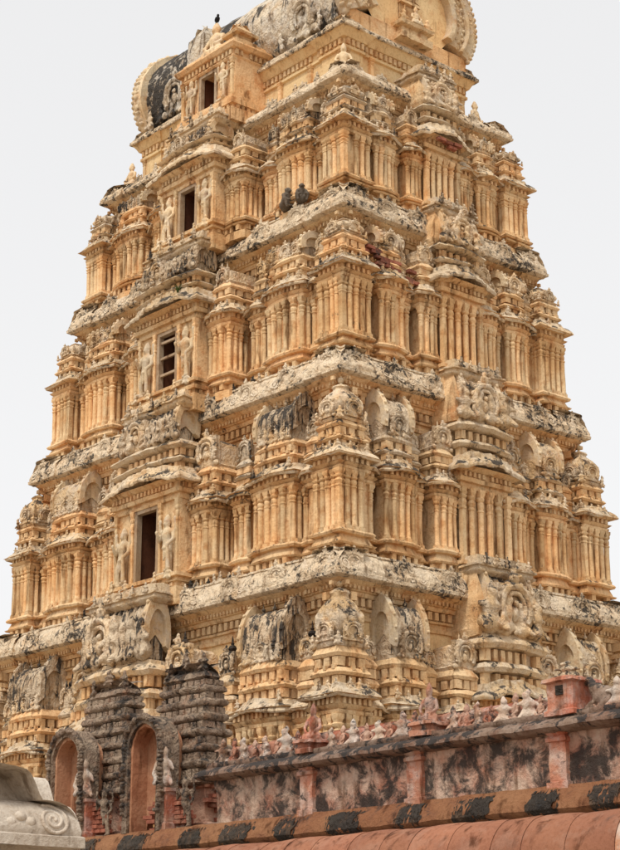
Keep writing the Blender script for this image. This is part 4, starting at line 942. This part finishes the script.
# ------------------------------------------------------------------ monkeys, bird and weeds
def monkey_mesh(name, turn):
    b = MB()
    ellip(b, (0, .02, .13), (.13, .13, .12)); limb(b, (0, .02, .14), (0, -.02, .30), .115, .095); ellip(b, (0, -.03, .33), (.105, .085, .07))
    ellip(b, (.0, -.07, .425), (.066, .07, .068)); ellip(b, (.01 * turn, -.135, .405), (.034, .036, .03))
    for s_ in (-1, 1):
        ellip(b, (.068 * s_, -.055, .44), (.014, .018, .026)); limb(b, (.08 * s_, 0, .10), (.13 * s_, -.15, .20), .065, .05); limb(b, (.13 * s_, -.15, .20), (.10 * s_, -.17, .03), .042, .03); ellip(b, (.10 * s_, -.21, .02), (.028, .06, .02))
        limb(b, (.09 * s_, -.04, .32), (.13 * s_, -.12, .22), .045, .036); limb(b, (.13 * s_, -.12, .22), (.07 * s_, -.20, .17), .034, .026); ellip(b, (.06 * s_, -.22, .17), (.025, .03, .025))
    limb(b, (0, .12, .07), (.16 * turn, .20, .03), .026, .022); limb(b, (.16 * turn, .20, .03), (.36 * turn, .14, .02), .022, .014)
    return fuse(b, name, .016, M['fur'])
zm = EDGE[3][2] + .525
for (x, y, rz, sc, turn, lab) in ((2.88, -2.76, 1.5, 1.0, 1, 'larger brown monkey sitting hunched on the cornice, left of the pair'), (3.36, -2.76, 1.0, .85, -1, 'smaller brown monkey crouching on the cornice beside the larger one')):
    o = part('macaque_monkey', monkey_mesh('macaque_monkey', turn), None, None, (x, y, zm - .01), rz, sc); o['label'] = lab; o['category'] = 'monkey'; o['group'] = 'monkeys on the cornice'
b = MB(); ellip(b, (0, 0, .11), (.12, .055, .06)); ellip(b, (.11, 0, .17), (.045, .04, .042)); limb(b, (.14, 0, .17), (.19, 0, .16), .016, .006); limb(b, (-.1, 0, .1), (-.25, 0, .06), .04, .02)
for s_ in (-1, 1): limb(b, (.01, .025 * s_, .07), (.02, .03 * s_, .0), .012, .01); ellip(b, (-.03, .05 * s_, .12), (.12, .02, .045))
bird = part('crow', fuse(b, 'crow', .012, M['feather']), None, None, (.05, -2.42, 22.36), -.5, .8); bird['label'] = 'small black bird perched on the crowning figure of the top dormer'; bird['category'] = 'bird'
def weed(x, y, z, h, n, lab, seed):
    r_ = random.Random(seed); b = MB()
    for k in range(n):
        a = r_.uniform(0, 6.28); ln = h * r_.uniform(.5, 1.1); lean = r_.uniform(.2, .9); w = .018
        P = [(x + math.cos(a) * lean * ln * t ** 1.5, y + math.sin(a) * lean * ln * t ** 1.5, z + ln * t * (1 - .3 * t * lean)) for t in np.linspace(0, 1, 5)]
        for i, p in enumerate(P[1:]):
            ww = w * (1.3 - i * .25); q = P[i]
            b.add([(q[0] - ww * math.sin(a), q[1] + ww * math.cos(a), q[2]), (q[0] + ww * math.sin(a), q[1] - ww * math.cos(a), q[2]), (p[0] + ww * math.sin(a) * .8, p[1] - ww * math.cos(a) * .8, p[2]), (p[0] - ww * math.sin(a) * .8, p[1] + ww * math.cos(a) * .8, p[2])], [(0, 1, 2, 3)])
    o = b.build('weed_tuft', M['leaf'], None, 0, 7, 0); o['label'] = lab; o['category'] = 'weed'
weed(.55, -3.70, 15.40, .20, 14, 'small green weed tuft growing on the eave above the barred window', 1)

# blackened carved stumps along the ledges beside the window bays
rs = random.Random(17)
for i in (1, 2, 3):
    a, b_, z = EDGE[i]
    for sg in (1, -1):
        for q in range(9):
            x = sg * (WIN[i][4] + .15 + .17 * q * (1 + .1 * i)) 
            if rs.random() < .25: continue
            part('carved_figure', LIB['lump'][q % 4], M['dark'] if q % 3 else M['black'], CORN[i], (x, -b_ + .30, z + .47), rs.uniform(-.8, .8), rs.uniform(.12, .22))
